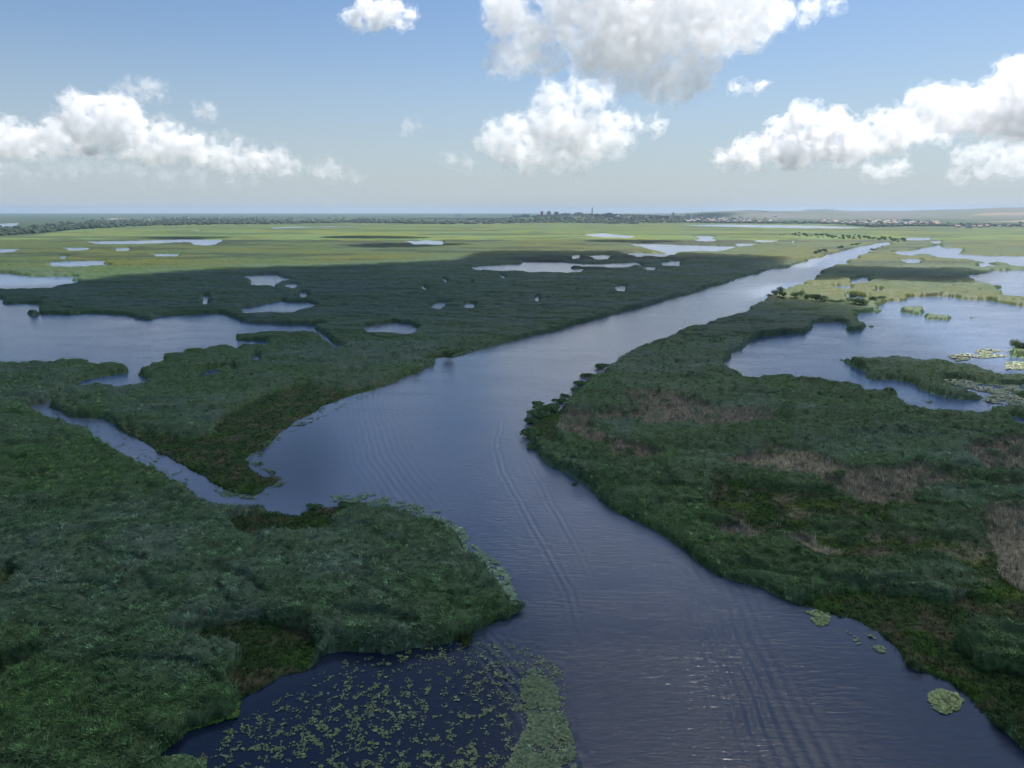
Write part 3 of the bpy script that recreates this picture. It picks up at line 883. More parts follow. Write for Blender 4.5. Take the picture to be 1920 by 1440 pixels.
pad_field("lily_pads", "few stray lily pads between the two small rafts by the right bank",
          [(1570, 1180), (1660, 1190), (1660, 1225), (1570, 1200)], 1500, .35, (.20, .28, .10), .38, 2.5, 15)
pad_field("lily_pad_raft", "bright green patch of lily pads against the left foreground bank",
          [(355, 1340), (395, 1318), (450, 1315), (446, 1345), (405, 1356), (350, 1372), (300, 1415), (270, 1410), (320, 1370)], 6000, .42, (.10, .22, .03), -.5, 3, 16)
pad_field("lily_pad_raft", "pale green patch of lily pads at the very bottom left bank",
          [(290, 1424), (340, 1415), (385, 1428), (385, 1600), (200, 1600)], 12000, .42, (.13, .22, .07), -.4, 3, 17)
pad_field("lily_pad_fringe", "pale fringe of lily pads along the river side of the left foreground reeds",
          [(780, 958), (835, 970), (868, 992), (896, 1030), (930, 1050), (952, 1075), (968, 1115), (972, 1135), (950, 1140), (900, 1090), (850, 1040), (810, 985)], 11000, .45, (.24, .36, .19), -.22, 3, 18)
pad_field("lily_pad_fringe", "pale lily pads along the top shore of the left foreground reeds",
          [(620, 930), (700, 927), (760, 942), (830, 960), (800, 965), (700, 945), (620, 940)], 2600, .5, (.16, .26, .12), -.05, 3, 19)
pad_field("lily_pad_fringe", "ragged lily pads around the tip of the boggy point in the left cove",
          [(400, 905), (450, 930), (500, 912), (520, 898), (490, 880), (455, 862), (470, 845), (520, 812), (530, 820), (495, 850), (484, 862), (510, 882), (540, 900), (525, 915), (480, 938), (400, 925)], 3500, .55, (.10, .17, .05), .05, 4, 20)
pad_field("lily_pad_fringe", "lily pads along the shore of the dark boggy bank left of the river",
          [(530, 800), (580, 775), (620, 755), (700, 725), (720, 728), (640, 765), (590, 790), (545, 812)], 2600, .6, (.11, .17, .06), .05, 5, 21)
pad_field("lily_pad_fringe", "lily pads lining both banks of the small left side channel",
          [(90, 775), (150, 783), (220, 808), (300, 855), (400, 915), (470, 938), (400, 935), (300, 888), (200, 825), (120, 790)], 2600, .5, (.12, .19, .06), .25, 5, 22)
pad_field("lily_pad_field", "pale field of lily pads between the dark islands of the right lagoon",
          [(1766, 712), (1800, 712), (1850, 722), (1900, 722), (1990, 745), (2000, 775), (1880, 760), (1840, 752), (1862, 740), (1800, 724), (1768, 716)], 60000, .65, (.20, .27, .16), .02, 7, 23)
pad_field("lily_pad_field", "yellow-green mats of lily pads in the far right of the lagoon",
          [(1778, 668), (1810, 664), (1850, 652), (1895, 652), (1900, 668), (1840, 672), (1790, 678)], 9000, .7, (.13, .18, .06), .08, 14, 24, sharp=.06)
pad_field("lily_pad_field", "yellow-green mats of lily pads at the right edge above the dark island",
          [(1886, 680), (1960, 676), (1960, 692), (1886, 694)], 4000, .7, (.13, .18, .06), .08, 14, 25, sharp=.06)
pad_field("lily_pad_fringe", "pale lily pads among the bushes on the right bank point",
          [(990, 800), (1010, 805), (1003, 815), (990, 812)], 900, .6, (.22, .34, .20), -.5, 3, 26)
pad_field("lily_pad_fringe", "pale lily pads caught between the bank bushes above the right bank point",
          [(1060, 750), (1095, 722), (1100, 728), (1066, 757)], 900, .7, (.26, .36, .22), -.3, 3, 27)

# ------------------------------------------------------------------ trees and bushes
def gz(px, py):
    iy = int(round(float(row_of(py)))); ix = int(round(px - X0))
    return float(Zg[iy, ix])


def crown_mesh(name, w, h, n, leaf, seed, col, lobes=6, z0=0.0):
    """many leaf-cluster faces in an uneven set of lobes around a ragged core"""
    r = RS(seed)
    V = []; T = []; C = []
    lb = [(r.normal() * w * .2, r.normal() * w * .2, z0 + h * (.3 + .45 * r.rand()), w * (.22 + .16 * r.rand())) for _ in range(lobes)]
    lb.append((0, 0, z0 + h * .5, w * .36))
    for i in range(n):
        l = lb[r.randint(len(lb))]
        d = r.normal(size=3); d /= np.linalg.norm(d)
        rr = l[3] * (.7 + .42 * r.rand())
        p = np.array([l[0] + d[0] * rr, l[1] + d[1] * rr, l[2] + d[2] * rr * .85 * h / w])
        p[2] = max(p[2], z0 * .5 + .15)
        a = r.normal(size=3); a /= np.linalg.norm(a); a = a * .6 + d * .0
        b_ = np.cross(a, d + r.normal(size=3) * .5); b_ /= (np.linalg.norm(b_) + 1e-6)
        s = leaf * (.5 + .8 * r.rand())
        k = len(V)
        V += [p + a * s, p + b_ * s, p - a * s * 1.1, p - b_ * s * .9]
        T += [(k, k + 1, k + 2), (k, k + 2, k + 3)]
        g = math.exp(r.normal() * .28)
        C += [np.array(col) * g] * 4
    return V, T, C, lb


def make_tree(kind, label, cat, px, py, w, h, seed, col=(.09, .14, .06), trunk=True, group=None, n=700, base_z=None):
    w *= .62; h *= .66 if trunk else .56
    X, Y = unproj(px, py, 0)
    z = gz(px, py) if base_z is None else base_z
    if z < 0: z = 0
    root = bpy.data.objects.new(kind, None); S.collection.objects.link(root)
    root.location = (float(X), float(Y), max(0, z - 1.0 if base_z is None and z > 1.5 else z - .05))
    tag(root, label, cat, group)
    z0 = h * .16 if trunk else 0.0
    V, T, C, lb = crown_mesh("crown", w, h - z0, n, w * .05, seed, col, z0=z0)
    o = np_mesh("crown", V, tris=T, col=C, mat=M_TREE); o.parent = root
    # core branches and stems
    bm = bmesh.new()
    def limb(a, b, ra, rb):
        a = Vector(a); b = Vector(b); d = (b - a)
        if d.length < .01: return
        q = d.to_track_quat('Z', 'Y')
        rings = []
        for p, rr in ((a, ra), (a.lerp(b, .5) + Vector((.04 * d.length, .02 * d.length, 0)), (ra + rb) / 2), (b, rb)):
            rings.append([bm.verts.new(p + q @ Vector((math.cos(t) * rr, math.sin(t) * rr, 0))) for t in [i * 6.283 / 6 for i in range(6)]])
        for u, v_ in zip(rings[:-1], rings[1:]):
            for i in range(6):
                bm.faces.new((u[i], u[(i + 1) % 6], v_[(i + 1) % 6], v_[i]))
    tr = h * .028
    if trunk: limb((0, 0, -.3), (0, 0, h * .45), tr, tr * .6)
    for l in lb:
        limb((0, 0, h * (.25 if trunk else 0)), (l[0], l[1], l[2]), tr * .5, tr * .2)
    me = bpy.data.meshes.new("trunk" if trunk else "stem"); bm.to_mesh(me); bm.free(); me.materials.append(M_BARK)
    t_ = bpy.data.objects.new(me.name, me); S.collection.objects.link(t_); t_.parent = root
    return root


def copy_thing(root, px, py, sc, rz, label=None):
    r = root.copy(); S.collection.objects.link(r)
    X, Y = unproj(px, py, 0); z = max(0, gz(px, py) - 1.0)
    r.location = (float(X), float(Y), z); r.rotation_euler = (0, 0, rz); r.scale = (sc, sc, sc * (.85 + .3 * ((px * 7) % 1)))
    if label: r['label'] = label
    for ch in list(root.children):
        c = ch.copy(); S.collection.objects.link(c); c.parent = r
    return r


M_BARK = plain_mat("bark", (.09, .07, .05), .9)
gT = "trees beside the sunlit strip right of the canal"
TREES = [  # px, py (base), width m, height m, label
 (1443, 562, 7, 5.5, "small round bush nearest the canal, left end of the tree row"),
 (1452, 562, 9, 8, "leafy tree beside the tallest tree at the left end of the row"),
 (1461, 563, 10, 12.5, "tallest dark tree with two tufts at the left end of the row"),
 (1467, 564, 8, 8, "dark bushy tree on the right foot of the tallest tree"),
 (1489, 565, 11, 8.5, "single round tree standing alone with grass on both sides"),
 (1503, 563, 9, 10, "taller pointed tree at the left of the long joined clump"),
 (1513, 565, 9, 7, "low dark tree in the middle of the long joined clump"),
 (1521, 567, 9, 7, "low tree at the right end of the long joined clump"),
 (1528, 569, 12, 9, "broad paler willow closing the long clump"),
 (1544, 571, 12, 8.5, "broad round dark tree right of the pale willow"),
 (1559, 571, 9, 4, "low flat bush between the round dark tree and the pink-brown scrub"),
 (1577, 573, 12, 5, "low wide dark bush in front of the pink-brown scrub"),
 (1597, 570, 11, 9, "upright tree behind the wide dark clump near the lagoon"),
 (1604, 576, 14, 8, "wide dark clump of trees at the lagoon shore, left half"),
 (1616, 577, 14, 7.5, "wide dark clump of trees at the lagoon shore, right half"),
 (1637, 569, 10, 5, "low leafy bush on the sunlit tongue by the lagoon"),
 (1650, 566, 10, 4.5, "small bush at the very tip of the sunlit tongue"),
 (1902, 661, 9, 8, "dark round tree on the sunlit right edge islet"),
 (1918, 663, 12, 6, "pale wide bush beside the dark tree on the right edge islet"),
]
for i, (px, py, w, h, lab) in enumerate(TREES):
    make_tree("tree", lab, "tree", px, py, w, h, 500 + i, col=[(.085, .14, .06), (.10, .16, .065), (.12, .17, .07)][i % 3] if i not in (8, 18) else (.075, .11, .06), group=gT)
BUSH = [
 (1125, 690, 8, 3.2, "dark rounded bush standing off the right bank, farthest up the river"),
 (1104, 707, 8, 2.8, "second dark bush down from the farthest one on the right bank"),
 (1088, 722, 9, 2.6, "long low bush above the pale lily pads on the right bank"),
 (1078, 734, 6, 2.2, "small bush just above the pale lily pads on the right bank"),
 (1060, 745, 5, 2.4, "small upright bush directly left of the pale lily pads"),
 (1050, 755, 7, 2.8, "leafy bush below the small upright bush on the right bank"),
 (1030, 770, 11, 3.4, "wide dark bush with an arched top on the right bank"),
 (1013, 780, 9, 3.0, "dark bush joining the wide arched bush on its lower left"),
 (1000, 794, 7, 2.8, "small round bush above the gap in the right bank bushes"),
 (995, 817, 9, 3.6, "large round bush at the tip of the right bank, facing the river bend"),
 (996, 839, 6, 2.2, "little bush below the large round bush at the tip"),
 (1076, 909, 2.2, 1.0, "tiny plant tuft standing alone in the water off the right bank"),
 (1128, 940, 2.0, .9, "second tiny tuft in the water, close under the right bank reeds"),
 (871, 1203, 3.2, 1.3, "bright floating bush at the underside of the left foreground point"),
 (862, 1192, 3.0, 1.6, "yellow-green bush rooted on the underside of the left foreground point"),
 (956, 1150, 5.5, 2.2, "dark green shrub closing the tip of the left foreground point"),
 (841, 672, 9, 5.0, "lone dark shrub on the left bank where the canal begins"),
 (483, 921, 3.0, 1.2, "dark floating tuft at the bottom of the boggy point in the left cove"),
 (594, 952, 4.5, 1.6, "dark bush at the left of the top shore of the foreground reeds"),
 (644, 949, 4.5, 1.6, "dark bush in the middle of the top shore of the foreground reeds"),
 (667, 950, 4.5, 1.5, "low bush beside the pale lily pads on the top shore of the foreground reeds"),
]
for i, (px, py, w, h, lab) in enumerate(BUSH):
    make_tree("bush", lab, "bush", px, py, w, h, 700 + i, col=(.17, .27, .11) if i not in (13, 14) else (.09, .13, .03), trunk=False,
              group="bushes along the river banks", n=int(1100 + 90 * w), base_z=0.0 if px not in (841,) else 1.0)
# far trees along the canal end and on the plain
far0 = make_tree("tree", "small bushy tree among the distant trees around the far end of the canal", "tree", 1531, 478, 11, 8, 901, group="distant trees around the end of the canal")
far1 = make_tree("tree", "small bushy tree among the distant trees around the far end of the canal", "tree", 1537, 477, 12, 7, 902, group="distant trees around the end of the canal")
r = RS(44)
spots = [(1545, 474), (1549, 475), (1573, 468), (1577, 467.5), (1598, 462.5), (1603, 461.5), (1607, 461), (1612, 459.5), (1633, 470), (1639, 470.5), (1463, 442.5), (1469, 443)]
for i in range(95):
    t = r.rand()
    spots.append((1487 + 205 * t + r.normal() * 5, 440.5 + 11.5 * t + r.normal() * 1.4 + (3 if r.rand() < .3 else 0)))
for (px, py) in spots:
    copy_thing(far0 if r.rand() < .5 else far1, px, py, .6 + .6 * r.rand(), r.rand() * 6.28)

# woods far out: one mass of crowns
def wood(name, label, n, fx, seed, smin=10, smax=24, hmin=6, hmax=12):
    r = RS(seed); V = []; T = []; C = []; k = 0
    ico = [(math.cos(a) * .5 * q, math.sin(a) * .5 * q, zz) for (q, zz) in ((.8, 0), (1, .45), (.6, .85)) for a in [i * 6.283 / 6 for i in range(6)]] + [(0, 0, 1)]
    ico = np.array(ico)
    tri = []
    for L_ in range(2):
        for i in range(6):
            a, b_ = L_ * 6 + i, L_ * 6 + (i + 1) % 6
            tri += [(a, b_, b_ + 6), (a, b_ + 6, a + 6)]
    for i in range(6): tri.append((12 + i, 12 + (i + 1) % 6, 18))
    tri = np.array(tri)
    for i in range(n):
        px, py = fx(r)
        if py < 401 or land[int(row_of(py)), int(px - X0)] < .5: continue
        X, Y = unproj(px, py, 0); z = gz(px, py) - 1.5
        s = smin + (smax - smin) * r.rand(); h = hmin + (hmax - hmin) * r.rand()
        vv = ico * (1 + r.normal(size=(19, 1)) * .16) * np.array([s, s, h])
        V.append(vv + np.array([float(X), float(Y), z])); T.append(tri + 19 * k); k += 1
        C.append(np.repeat(np.array([[.04, .07, .038]]) * math.exp(r.normal() * .25), 19, 0))
    tag(np_mesh(name, np.concatenate(V), tris=np.concatenate(T), col=np.concatenate(C), mat=M_TREE, smooth=True), label, 'woods', kind='stuff')


def fx_left(r):
    x = -200 + 700 * r.rand() ** 1.2
    return x, np.interp(x, [-200, 0, 60, 140, 260, 500], [448, 444, 440, 432, 425, 421]) - abs(r.normal()) * 7
def fx_plain(r):
    x = 300 + 900 * r.rand()
    return x, 420.0 - abs(r.normal()) * 4 + 1.2 * math.sin(x / 60)
def fx_town(r):
    x = 980 + 1250 * r.rand()
    b = np.interp(x, [980, 1250, 1300, 1560, 1640, 1700, 2300], [419, 419, 419, 421, 427, 425, 426])
    return x, b - abs(r.normal()) * 1.8
def fx_hillwood(r):
    x = 1000 + 300 * r.rand()
    return x, 411 + 7 * r.rand()
wood("distant_woods", "hazy belt of woods on the far left plain", 1500, fx_left, 61)
wood("distant_woods", "thin hazy tree belts across the middle of the far plain", 900, fx_plain, 62, 14, 40, 5, 10)
wood("distant_woods", "tree belt along the foot of the town and villages on the far right", 1500, fx_town, 63, 9, 22, 5, 9)
wood("distant_woods", "dark wooded rise below the factory and chimney", 500, fx_hillwood, 64, 12, 30, 4, 8)

# ------------------------------------------------------------------ town
M_WALLS = [plain_mat("pale_plaster", (.62, .60, .55)), plain_mat("cream_plaster", (.5, .42, .32)), plain_mat("white_wall", (.8, .8, .78))]
M_ROOFR = plain_mat("red_roof_tiles", (.26, .15, .11))
M_ROOFG = plain_mat("grey_roof", (.25, .25, .26))
M_CONC = plain_mat("works_concrete", (.16, .17, .19))
M_BRICKR = plain_mat("red_cladding", (.45, .16, .13))
M_GLASSD = plain_mat("dark_windows", (.05, .06, .08), .3)
M_PALEM = plain_mat("pale_metal", (.55, .57, .6), .4)


def new_bm_obj(name, bm, mats, parent=None):
    me = bpy.data.meshes.new(name); bm.to_mesh(me); bm.free()
    for m_ in mats: me.materials.append(m_)
    o = bpy.data.objects.new(name, me); S.collection.objects.link(o)
    if parent: o.parent = parent
    return o


def bx(bm, x0, x1, y0, y1, z0, z1, mi=0):
    v = [bm.verts.new(p) for p in ((x0, y0, z0), (x1, y0, z0), (x1, y1, z0), (x0, y1, z0), (x0, y0, z1), (x1, y0, z1), (x1, y1, z1), (x0, y1, z1))]
    for f in ((3, 2, 1, 0), (4, 5, 6, 7), (0, 1, 5, 4), (1, 2, 6, 5), (2, 3, 7, 6), (3, 0, 4, 7)):
        bm.faces.new([v[i] for i in f]).material_index = mi


def house_proto(w, d, h, wallm, roofm, label, group):
    bm = bmesh.new()
    bx(bm, -w / 2, w / 2, -d / 2, d / 2, -3, h)
    e = .5; rh = h + d * .32
    A_ = [bm.verts.new(p) for p in ((-w / 2 - e, -d / 2 - e, h - .1), (w / 2 + e, -d / 2 - e, h - .1), (w / 2 + e, 0, rh), (-w / 2 - e, 0, rh), (-w / 2 - e, d / 2 + e, h - .1), (w / 2 + e, d / 2 + e, h - .1))]
    for f in ((0, 1, 2, 3), (3, 2, 5, 4), (0, 3, 4), (1, 5, 2), (0, 4, 5, 1)):
        bm.faces.new([A_[i] for i in f]).material_index = 1
    for i in range(3):
        x = -w / 2 + (i + .5) * w / 3
        bx(bm, x - .6, x + .6, -d / 2 - .05, -d / 2 + .05, 1, h - .8, 2)
    o = new_bm_obj("house", bm, [wallm, roofm, M_GLASSD])
    tag(o, label, "house", group)
    return o


gH = "houses of the distant town and villages"
protos = [house_proto(13, 9, 5, M_WALLS[0], M_ROOFR, "tiny pale house with a red roof in the hazy town below the right hills", gH),
          house_proto(16, 10, 6, M_WALLS[1], M_ROOFR, "tiny cream house with a red roof in the hazy town below the right hills", gH),
          house_proto(14, 10, 5, M_WALLS[2], M_ROOFG, "tiny white house with a grey roof in the hazy town below the right hills", gH)]


def place(o, px, py, rz=0.0, sc=1.0):
    X, Y = unproj(px, py, 0)
    z = gz(px, py)
    col = int(round(px - X0)); d_ = ray(px, py)      # first ground the sight line meets, nearest first
    Yc = GYY[:, col].astype(float); hit = np.nonzero((CAMZ + d_.z * Yc / d_.y <= Zg[:, col] + .3) & (Yc > 1500))[0]
    if len(hit):
        i = hit[-1]; Y = Yc[i]; X = d_.x * Y / d_.y; z = float(Zg[i, col])
    o.location = (float(X), float(Y), z - 1.5); o.rotation_euler = (0, 0, rz); o.scale = (sc, sc, sc)


r = RS(77); first = {0: True, 1: True, 2: True}
for i in range(190):
    t = r.rand()
    if t < .45: px = 1285 + 170 * r.rand(); py = 417.5 - abs(r.normal()) * 4.5
    elif t < .9: px = 1535 + 230 * r.rand() ** .9; py = np.interp(px, [1535, 1600, 1700, 1790], [419.5, 420, 421.5, 422]) - abs(r.normal()) * 2.6
    else: px = 1790 + 250 * r.rand(); py = 427 - 2 * r.rand()
    k = r.randint(3)
    if first[k]: o = protos[k]; first[k] = False
    else: o = protos[k].copy(); S.collection.objects.link(o)
    place(o, px, max(py, 408), r.rand() * 3.14, .8 + .8 * r.rand())


def block(px, py, w, h, d, m_, label, floors=5, name="apartment_block", cat="building", group=None, rz=0.0):
    root = bpy.data.objects.new(name, None); S.collection.objects.link(root); tag(root, label, cat, group)
    place(root, px, py, rz)
    bm = bmesh.new(); bx(bm, -w / 2, w / 2, -d / 2, d / 2, -2, h); win = bm
    bm = bmesh.new(); bx(bm, -w / 2 - .4, w / 2 + .4, -d / 2 - .4, d / 2 + .4, h + .01, h + 1.0); bx(bm, -w * .1, w * .1, -d * .2, d * .2, h + 1.0, h + 3.5); new_bm_obj("roof", bm, [M_ROOFG], root)
    n = min(8, max(2, int(w / 4)))
    for f in range(floors):
        zz = 2 + f * (h - 2) / floors
        for i in range(n):
            x = -w / 2 + (i + .5) * w / n
            bx(win, x - w / n * .3, x + w / n * .3, -d / 2 - .06, -d / 2 + .06, zz, zz + (h - 2) / floors * .55, 1)
    new_bm_obj("wall", win, [m_, M_GLASSD], root)
    return root


W = M_WALLS
BL = [(1289, 411, 22, 26, W[2], "white tower block, left one of the bright pair in the town"),
      (1300, 411, 22, 26, W[2], "white tower block, right one of the bright pair in the town"),
      (1312, 412, 18, 20, W[0], "pale block just right of the bright white pair"),
      (1322, 412, 16, 28, W[0], "tall pale block standing alone right of the white pair"),
      (1331, 411, 30, 12, W[1], "low cream block left of the town's red roofs"),
      (1345, 410, 20, 22, W[0], "pale block in the middle of the town under the domed hill"),
      (1235, 411, 36, 14, M_BRICKR, "long reddish block on the town's left side"),
      (1250, 412, 26, 18, M_BRICKR, "taller reddish block next to the long reddish one"),
      (1268, 411, 22, 20, W[1], "cream block between the reddish blocks and the white pair"),
      (1220, 411, 10, 22, M_CONC, "dark slender block left of the reddish blocks"),
      (1262, 409, 12, 30, W[0], "slender pale block behind the cream block"),
      (1200, 409, 30, 8, W[1], "low cream shed on the wooded rise right of the factory"),
      (1366, 415, 60, 8, W[1], "long low cream building on the near side of the town"),
      (1390, 413, 55, 8, W[2], "long low white building above the lake shore"),
      (1372, 411, 50, 9, W[1], "long cream building behind the near one in the town"),
      (1700, 415, 48, 11, W[2], "bright white hall, the highest building of the village on the right"),
      (1741, 420.5, 26, 14, W[2], "bright white block at the right end of the village"),
      (1816, 428, 16, 12, W[2], "small bright white building alone on the plain right of the village"),
      (1560, 419, 44, 8, W[2], "low pale shed at the left end of the village"),
      (1578, 418, 40, 7, W[0], "second pale shed from the left end of the village"),
      (351, 411, 20, 14, W[2], "single tiny white building out on the far left plain"),
      ]
for px, py, w, h, m_, lab in BL: block(px, py, w, h, 12, m_, lab, floors=max(2, int(h / 3.2)))
# far town left of the chimney
for px, py, w, h, m_, lab in ((1016, 405.5, 16, 30, M_BRICKR, "slim red and white tower left of the factory"), (962, 405, 9, 26, M_CONC, "hazy slim tower far left of the factory"),
                              (985, 407, 60, 18, W[0], "pale hazy block far left of the chimney"), (972, 408, 70, 14, W[2], "low white hazy block left of the red tower"),
                              (1043, 406, 26, 26, W[1], "cream hazy block right of the red and white tower"), (1029, 406, 26, 30, W[0], "pale hazy block beside the red and white tower"),
                              (1060, 405.5, 60, 16, W[0], "wide pale hazy block between the red tower and the chimney"), (1085, 404.5, 50, 18, W[0], "pale hazy block left of the chimney"),
                              (860, 406, 90, 16, W[2], "faint white sheds on the plain far left of the town")):
    block(px, py, w, h, 14, m_, lab, floors=4)

# the works on the rise: chimney, boiler house, tanks
def tube(bm, x, y, z0, z1, r0, r1, n=16, mi=0, cap=True):
    a = [bm.verts.new((x + math.cos(t) * r0, y + math.sin(t) * r0, z0)) for t in [i * 6.2832 / n for i in range(n)]]
    b_ = [bm.verts.new((x + math.cos(t) * r1, y + math.sin(t) * r1, z1)) for t in [i * 6.2832 / n for i in range(n)]]
    for i in range(n): bm.faces.new((a[i], a[(i + 1) % n], b_[(i + 1) % n], b_[i])).material_index = mi
    if cap: bm.faces.new(b_).material_index = mi


root = bpy.data.objects.new("chimney", None); S.collection.objects.link(root); place(root, 1110, 407)
tag(root, "tall slender factory chimney rising above the horizon", "chimney")
bm = bmesh.new(); tube(bm, 0, 0, -3, 52, 3.4, 2.5); new_bm_obj("shaft", bm, [M_CONC], root)
bm = bmesh.new(); tube(bm, 0, 0, 52.02, 53.5, 2.9, 2.9); tube(bm, 0, 0, 40, 41, 3.0, 3.0); new_bm_obj("rim", bm, [M_BRICKR], root)
root = bpy.data.objects.new("factory", None); S.collection.objects.link(root); place(root, 1134, 407)
tag(root, "dark blocky factory halls right of the tall chimney", "factory")
bm = bmesh.new()
for (x0, x1, z) in ((-62, -52, 13), (-52, -38, 17), (-36, -22, 10), (-20, -4, 15), (-2, 14, 19), (14, 42, 24), (42, 56, 17), (56, 64, 9)):
    bx(bm, x0, x1 - .2, -14, 14, -4, z)
new_bm_obj("hall", bm, [M_CONC], root)
bm = bmesh.new()
for x in (-45, -12, 5, 20, 30): tube(bm, x, 0, 8, 28 if x > 0 else 23, 1.4, 1.2, 10)
new_bm_obj("flue", bm, [M_CONC], root)
bm = bmesh.new(); tube(bm, 78, 0, -3, 9, 9, 9, 20); tube(bm, 78, 0, 9.01, 10.5, 9, 1, 20); new_bm_obj("tank", bm, [M_PALEM], root)
# masts
def mast(px, py, h, label):
    root = bpy.data.objects.new("radio_mast", None); S.collection.objects.link(root); place(root, px, py)
    tag(root, label, "mast")
    bm = bmesh.new()
    for (x, y) in ((-1.2, -1.2), (1.2, -1.2), (1.2, 1.2), (-1.2, 1.2)):
        tube(bm, x, y, -2, h, .5, .35, 6)
    for k in range(int(h / 4)):
        z = k * 4
        bx(bm, -1.3, 1.3, -1.3, -1.1, z, z + .4); bx(bm, -1.3, 1.3, 1.1, 1.3, z + 2, z + 2.4)
    new_bm_obj("lattice", bm, [M_CONC], root)
    bm = bmesh.new(); tube(bm, 0, 0, h, h + 12, .5, .2, 6); new_bm_obj("antenna", bm, [M_CONC], root)
mast(1561, 399, 36, "thin radio mast on the hill crest right of centre")
mast(1316, 404, 40, "thin mast standing in the town left of the domed hill")
mast(1491, 399, 12, "short mast on the crest left of the taller radio mast")

# white water bird by the lower right bank
bm = bmesh.new()
bmesh.ops.create_uvsphere(bm, u_segments=20, v_segments=12, radius=1)
for v_ in bm.verts:
    x, y, z = v_.co
    tp = 1 - .35 * max(0, -x) ** 2
    v_.co = (x * .34 + (.06 if x > .8 else 0), y * .15 * tp, z * .13 * tp + (.05 * max(0, -x) ** 2))
nk = [(.22, .06, .07), (.31, .16, .045), (.33, .27, .036), (.36, .35, .038), (.42, .38, .045), (.48, .375, .026)]
prev = None
for (x, z, rr) in nk:
    ring = [bm.verts.new((x + math.cos(t) * rr * .4, math.sin(t) * rr, z + math.cos(t) * rr * .8)) for t in [i * 6.2832 / 10 for i in range(10)]]
    if prev:
        for i in range(10): bm.faces.new((prev[i], prev[(i + 1) % 10], ring[(i + 1) % 10], ring[i]))
    prev = ring
bm.faces.new(prev)
M_WHITE = plain_mat("white_feathers", (.82, .83, .82), .6, .04); M_BEAK = plain_mat("orange_beak", (.5, .22, .04), .4)
bird = new_bm_obj("water_bird", bm, [M_WHITE]); tag(bird, "tiny white water bird resting at the lower right bank", "bird")
X, Y = unproj(1706, 1233, 0); bird.location = (float(X) - .3, float(Y) - .5, .15 + .02); bird.rotation_euler = (0, 0, 2.8); bird.scale = (.9, .9, .9)
bm = bmesh.new(); tube(bm, 0, 0, 0, .09, .022, .004, 8); bk = new_bm_obj("beak", bm, [M_BEAK], bird); bk.location = (.485, 0, .375); bk.rotation_euler = (0, math.radians(100), 0)

# ------------------------------------------------------------------ clouds
def vnoise3(p, wl, seed):
    """value noise on a random lattice, trilinear with smooth weights"""
    R = RS(seed).rand(32, 32, 32).astype(np.float32)
    q = p / wl
    i = np.floor(q).astype(np.int32); f = (q - i).astype(np.float32); f = f * f * (3 - 2 * f)
    i0 = i & 31; i1 = (i + 1) & 31
    x0, y0, z0 = i0[..., 0], i0[..., 1], i0[..., 2]; x1, y1, z1 = i1[..., 0], i1[..., 1], i1[..., 2]
    fx, fy, fz = f[..., 0], f[..., 1], f[..., 2]
    c00 = R[x0, y0, z0] * (1 - fx) + R[x1, y0, z0] * fx; c10 = R[x0, y1, z0] * (1 - fx) + R[x1, y1, z0] * fx
    c01 = R[x0, y0, z1] * (1 - fx) + R[x1, y0, z1] * fx; c11 = R[x0, y1, z1] * (1 - fx) + R[x1, y1, z1] * fx
    return ((c00 * (1 - fy) + c10 * fy) * (1 - fz) + (c01 * (1 - fy) + c11 * fy) * fz) * 2 - 1


def surface_nets(F, org, h):
    """closed surface of F>0"""
    s = F > 0
    nx, ny, nz = F.shape
    cs = [(i, j, k) for i in (0, 1) for j in (0, 1) for k in (0, 1)]
    cnt = np.zeros((nx - 1, ny - 1, nz - 1), np.int8)
    for (i, j, k) in cs: cnt += s[i:nx - 1 + i, j:ny - 1 + j, k:nz - 1 + k]
    act = (cnt > 0) & (cnt < 8)
    ia = np.argwhere(act)
    vid = np.full(act.shape, -1, np.int32); vid[act] = np.arange(len(ia))
    acc = np.zeros((len(ia), 3)); num = np.zeros(len(ia))
    for a in cs:
        for ax in range(3):
            if a[ax]: continue
            b_ = list(a); b_[ax] = 1
            fa = F[ia[:, 0] + a[0], ia[:, 1] + a[1], ia[:, 2] + a[2]]; fb = F[ia[:, 0] + b_[0], ia[:, 1] + b_[1], ia[:, 2] + b_[2]]
            c = (fa > 0) != (fb > 0)
            t = np.where(c, fa / np.where(fa == fb, 1, fa - fb), 0)
            p = np.array(a, float)[None] + 0 * acc; p[:, ax] += t
            acc += p * c[:, None]; num += c
    V = (ia + acc / num[:, None]) * h + org
    Q = []
    for ax in range(3):
        o1, o2 = [(1, 2), (2, 0), (0, 1)][ax]
        sl = [slice(None)] * 3; sl2 = [slice(None)] * 3
        sl[ax] = slice(0, -1); sl2[ax] = slice(1, None)
        e = s[tuple(sl)] != s[tuple(sl2)]
        E = np.argwhere(e)
        ok = (E[:, o1] > 0) & (E[:, o2] > 0) & (E[:, o1] < F.shape[o1] - 1) & (E[:, o2] < F.shape[o2] - 1)
        E = E[ok]
        ins = s[E[:, 0], E[:, 1], E[:, 2]]
        c = []
        for (u, w_) in ((1, 1), (0, 1), (0, 0), (1, 0)):
            g = E.copy(); g[:, o1] -= u; g[:, o2] -= w_
            c.append(vid[g[:, 0], g[:, 1], g[:, 2]])
        q = np.stack(c, -1)
        q[~ins] = q[~ins][:, ::-1]
        Q.append(q)
    return V, np.concatenate(Q)


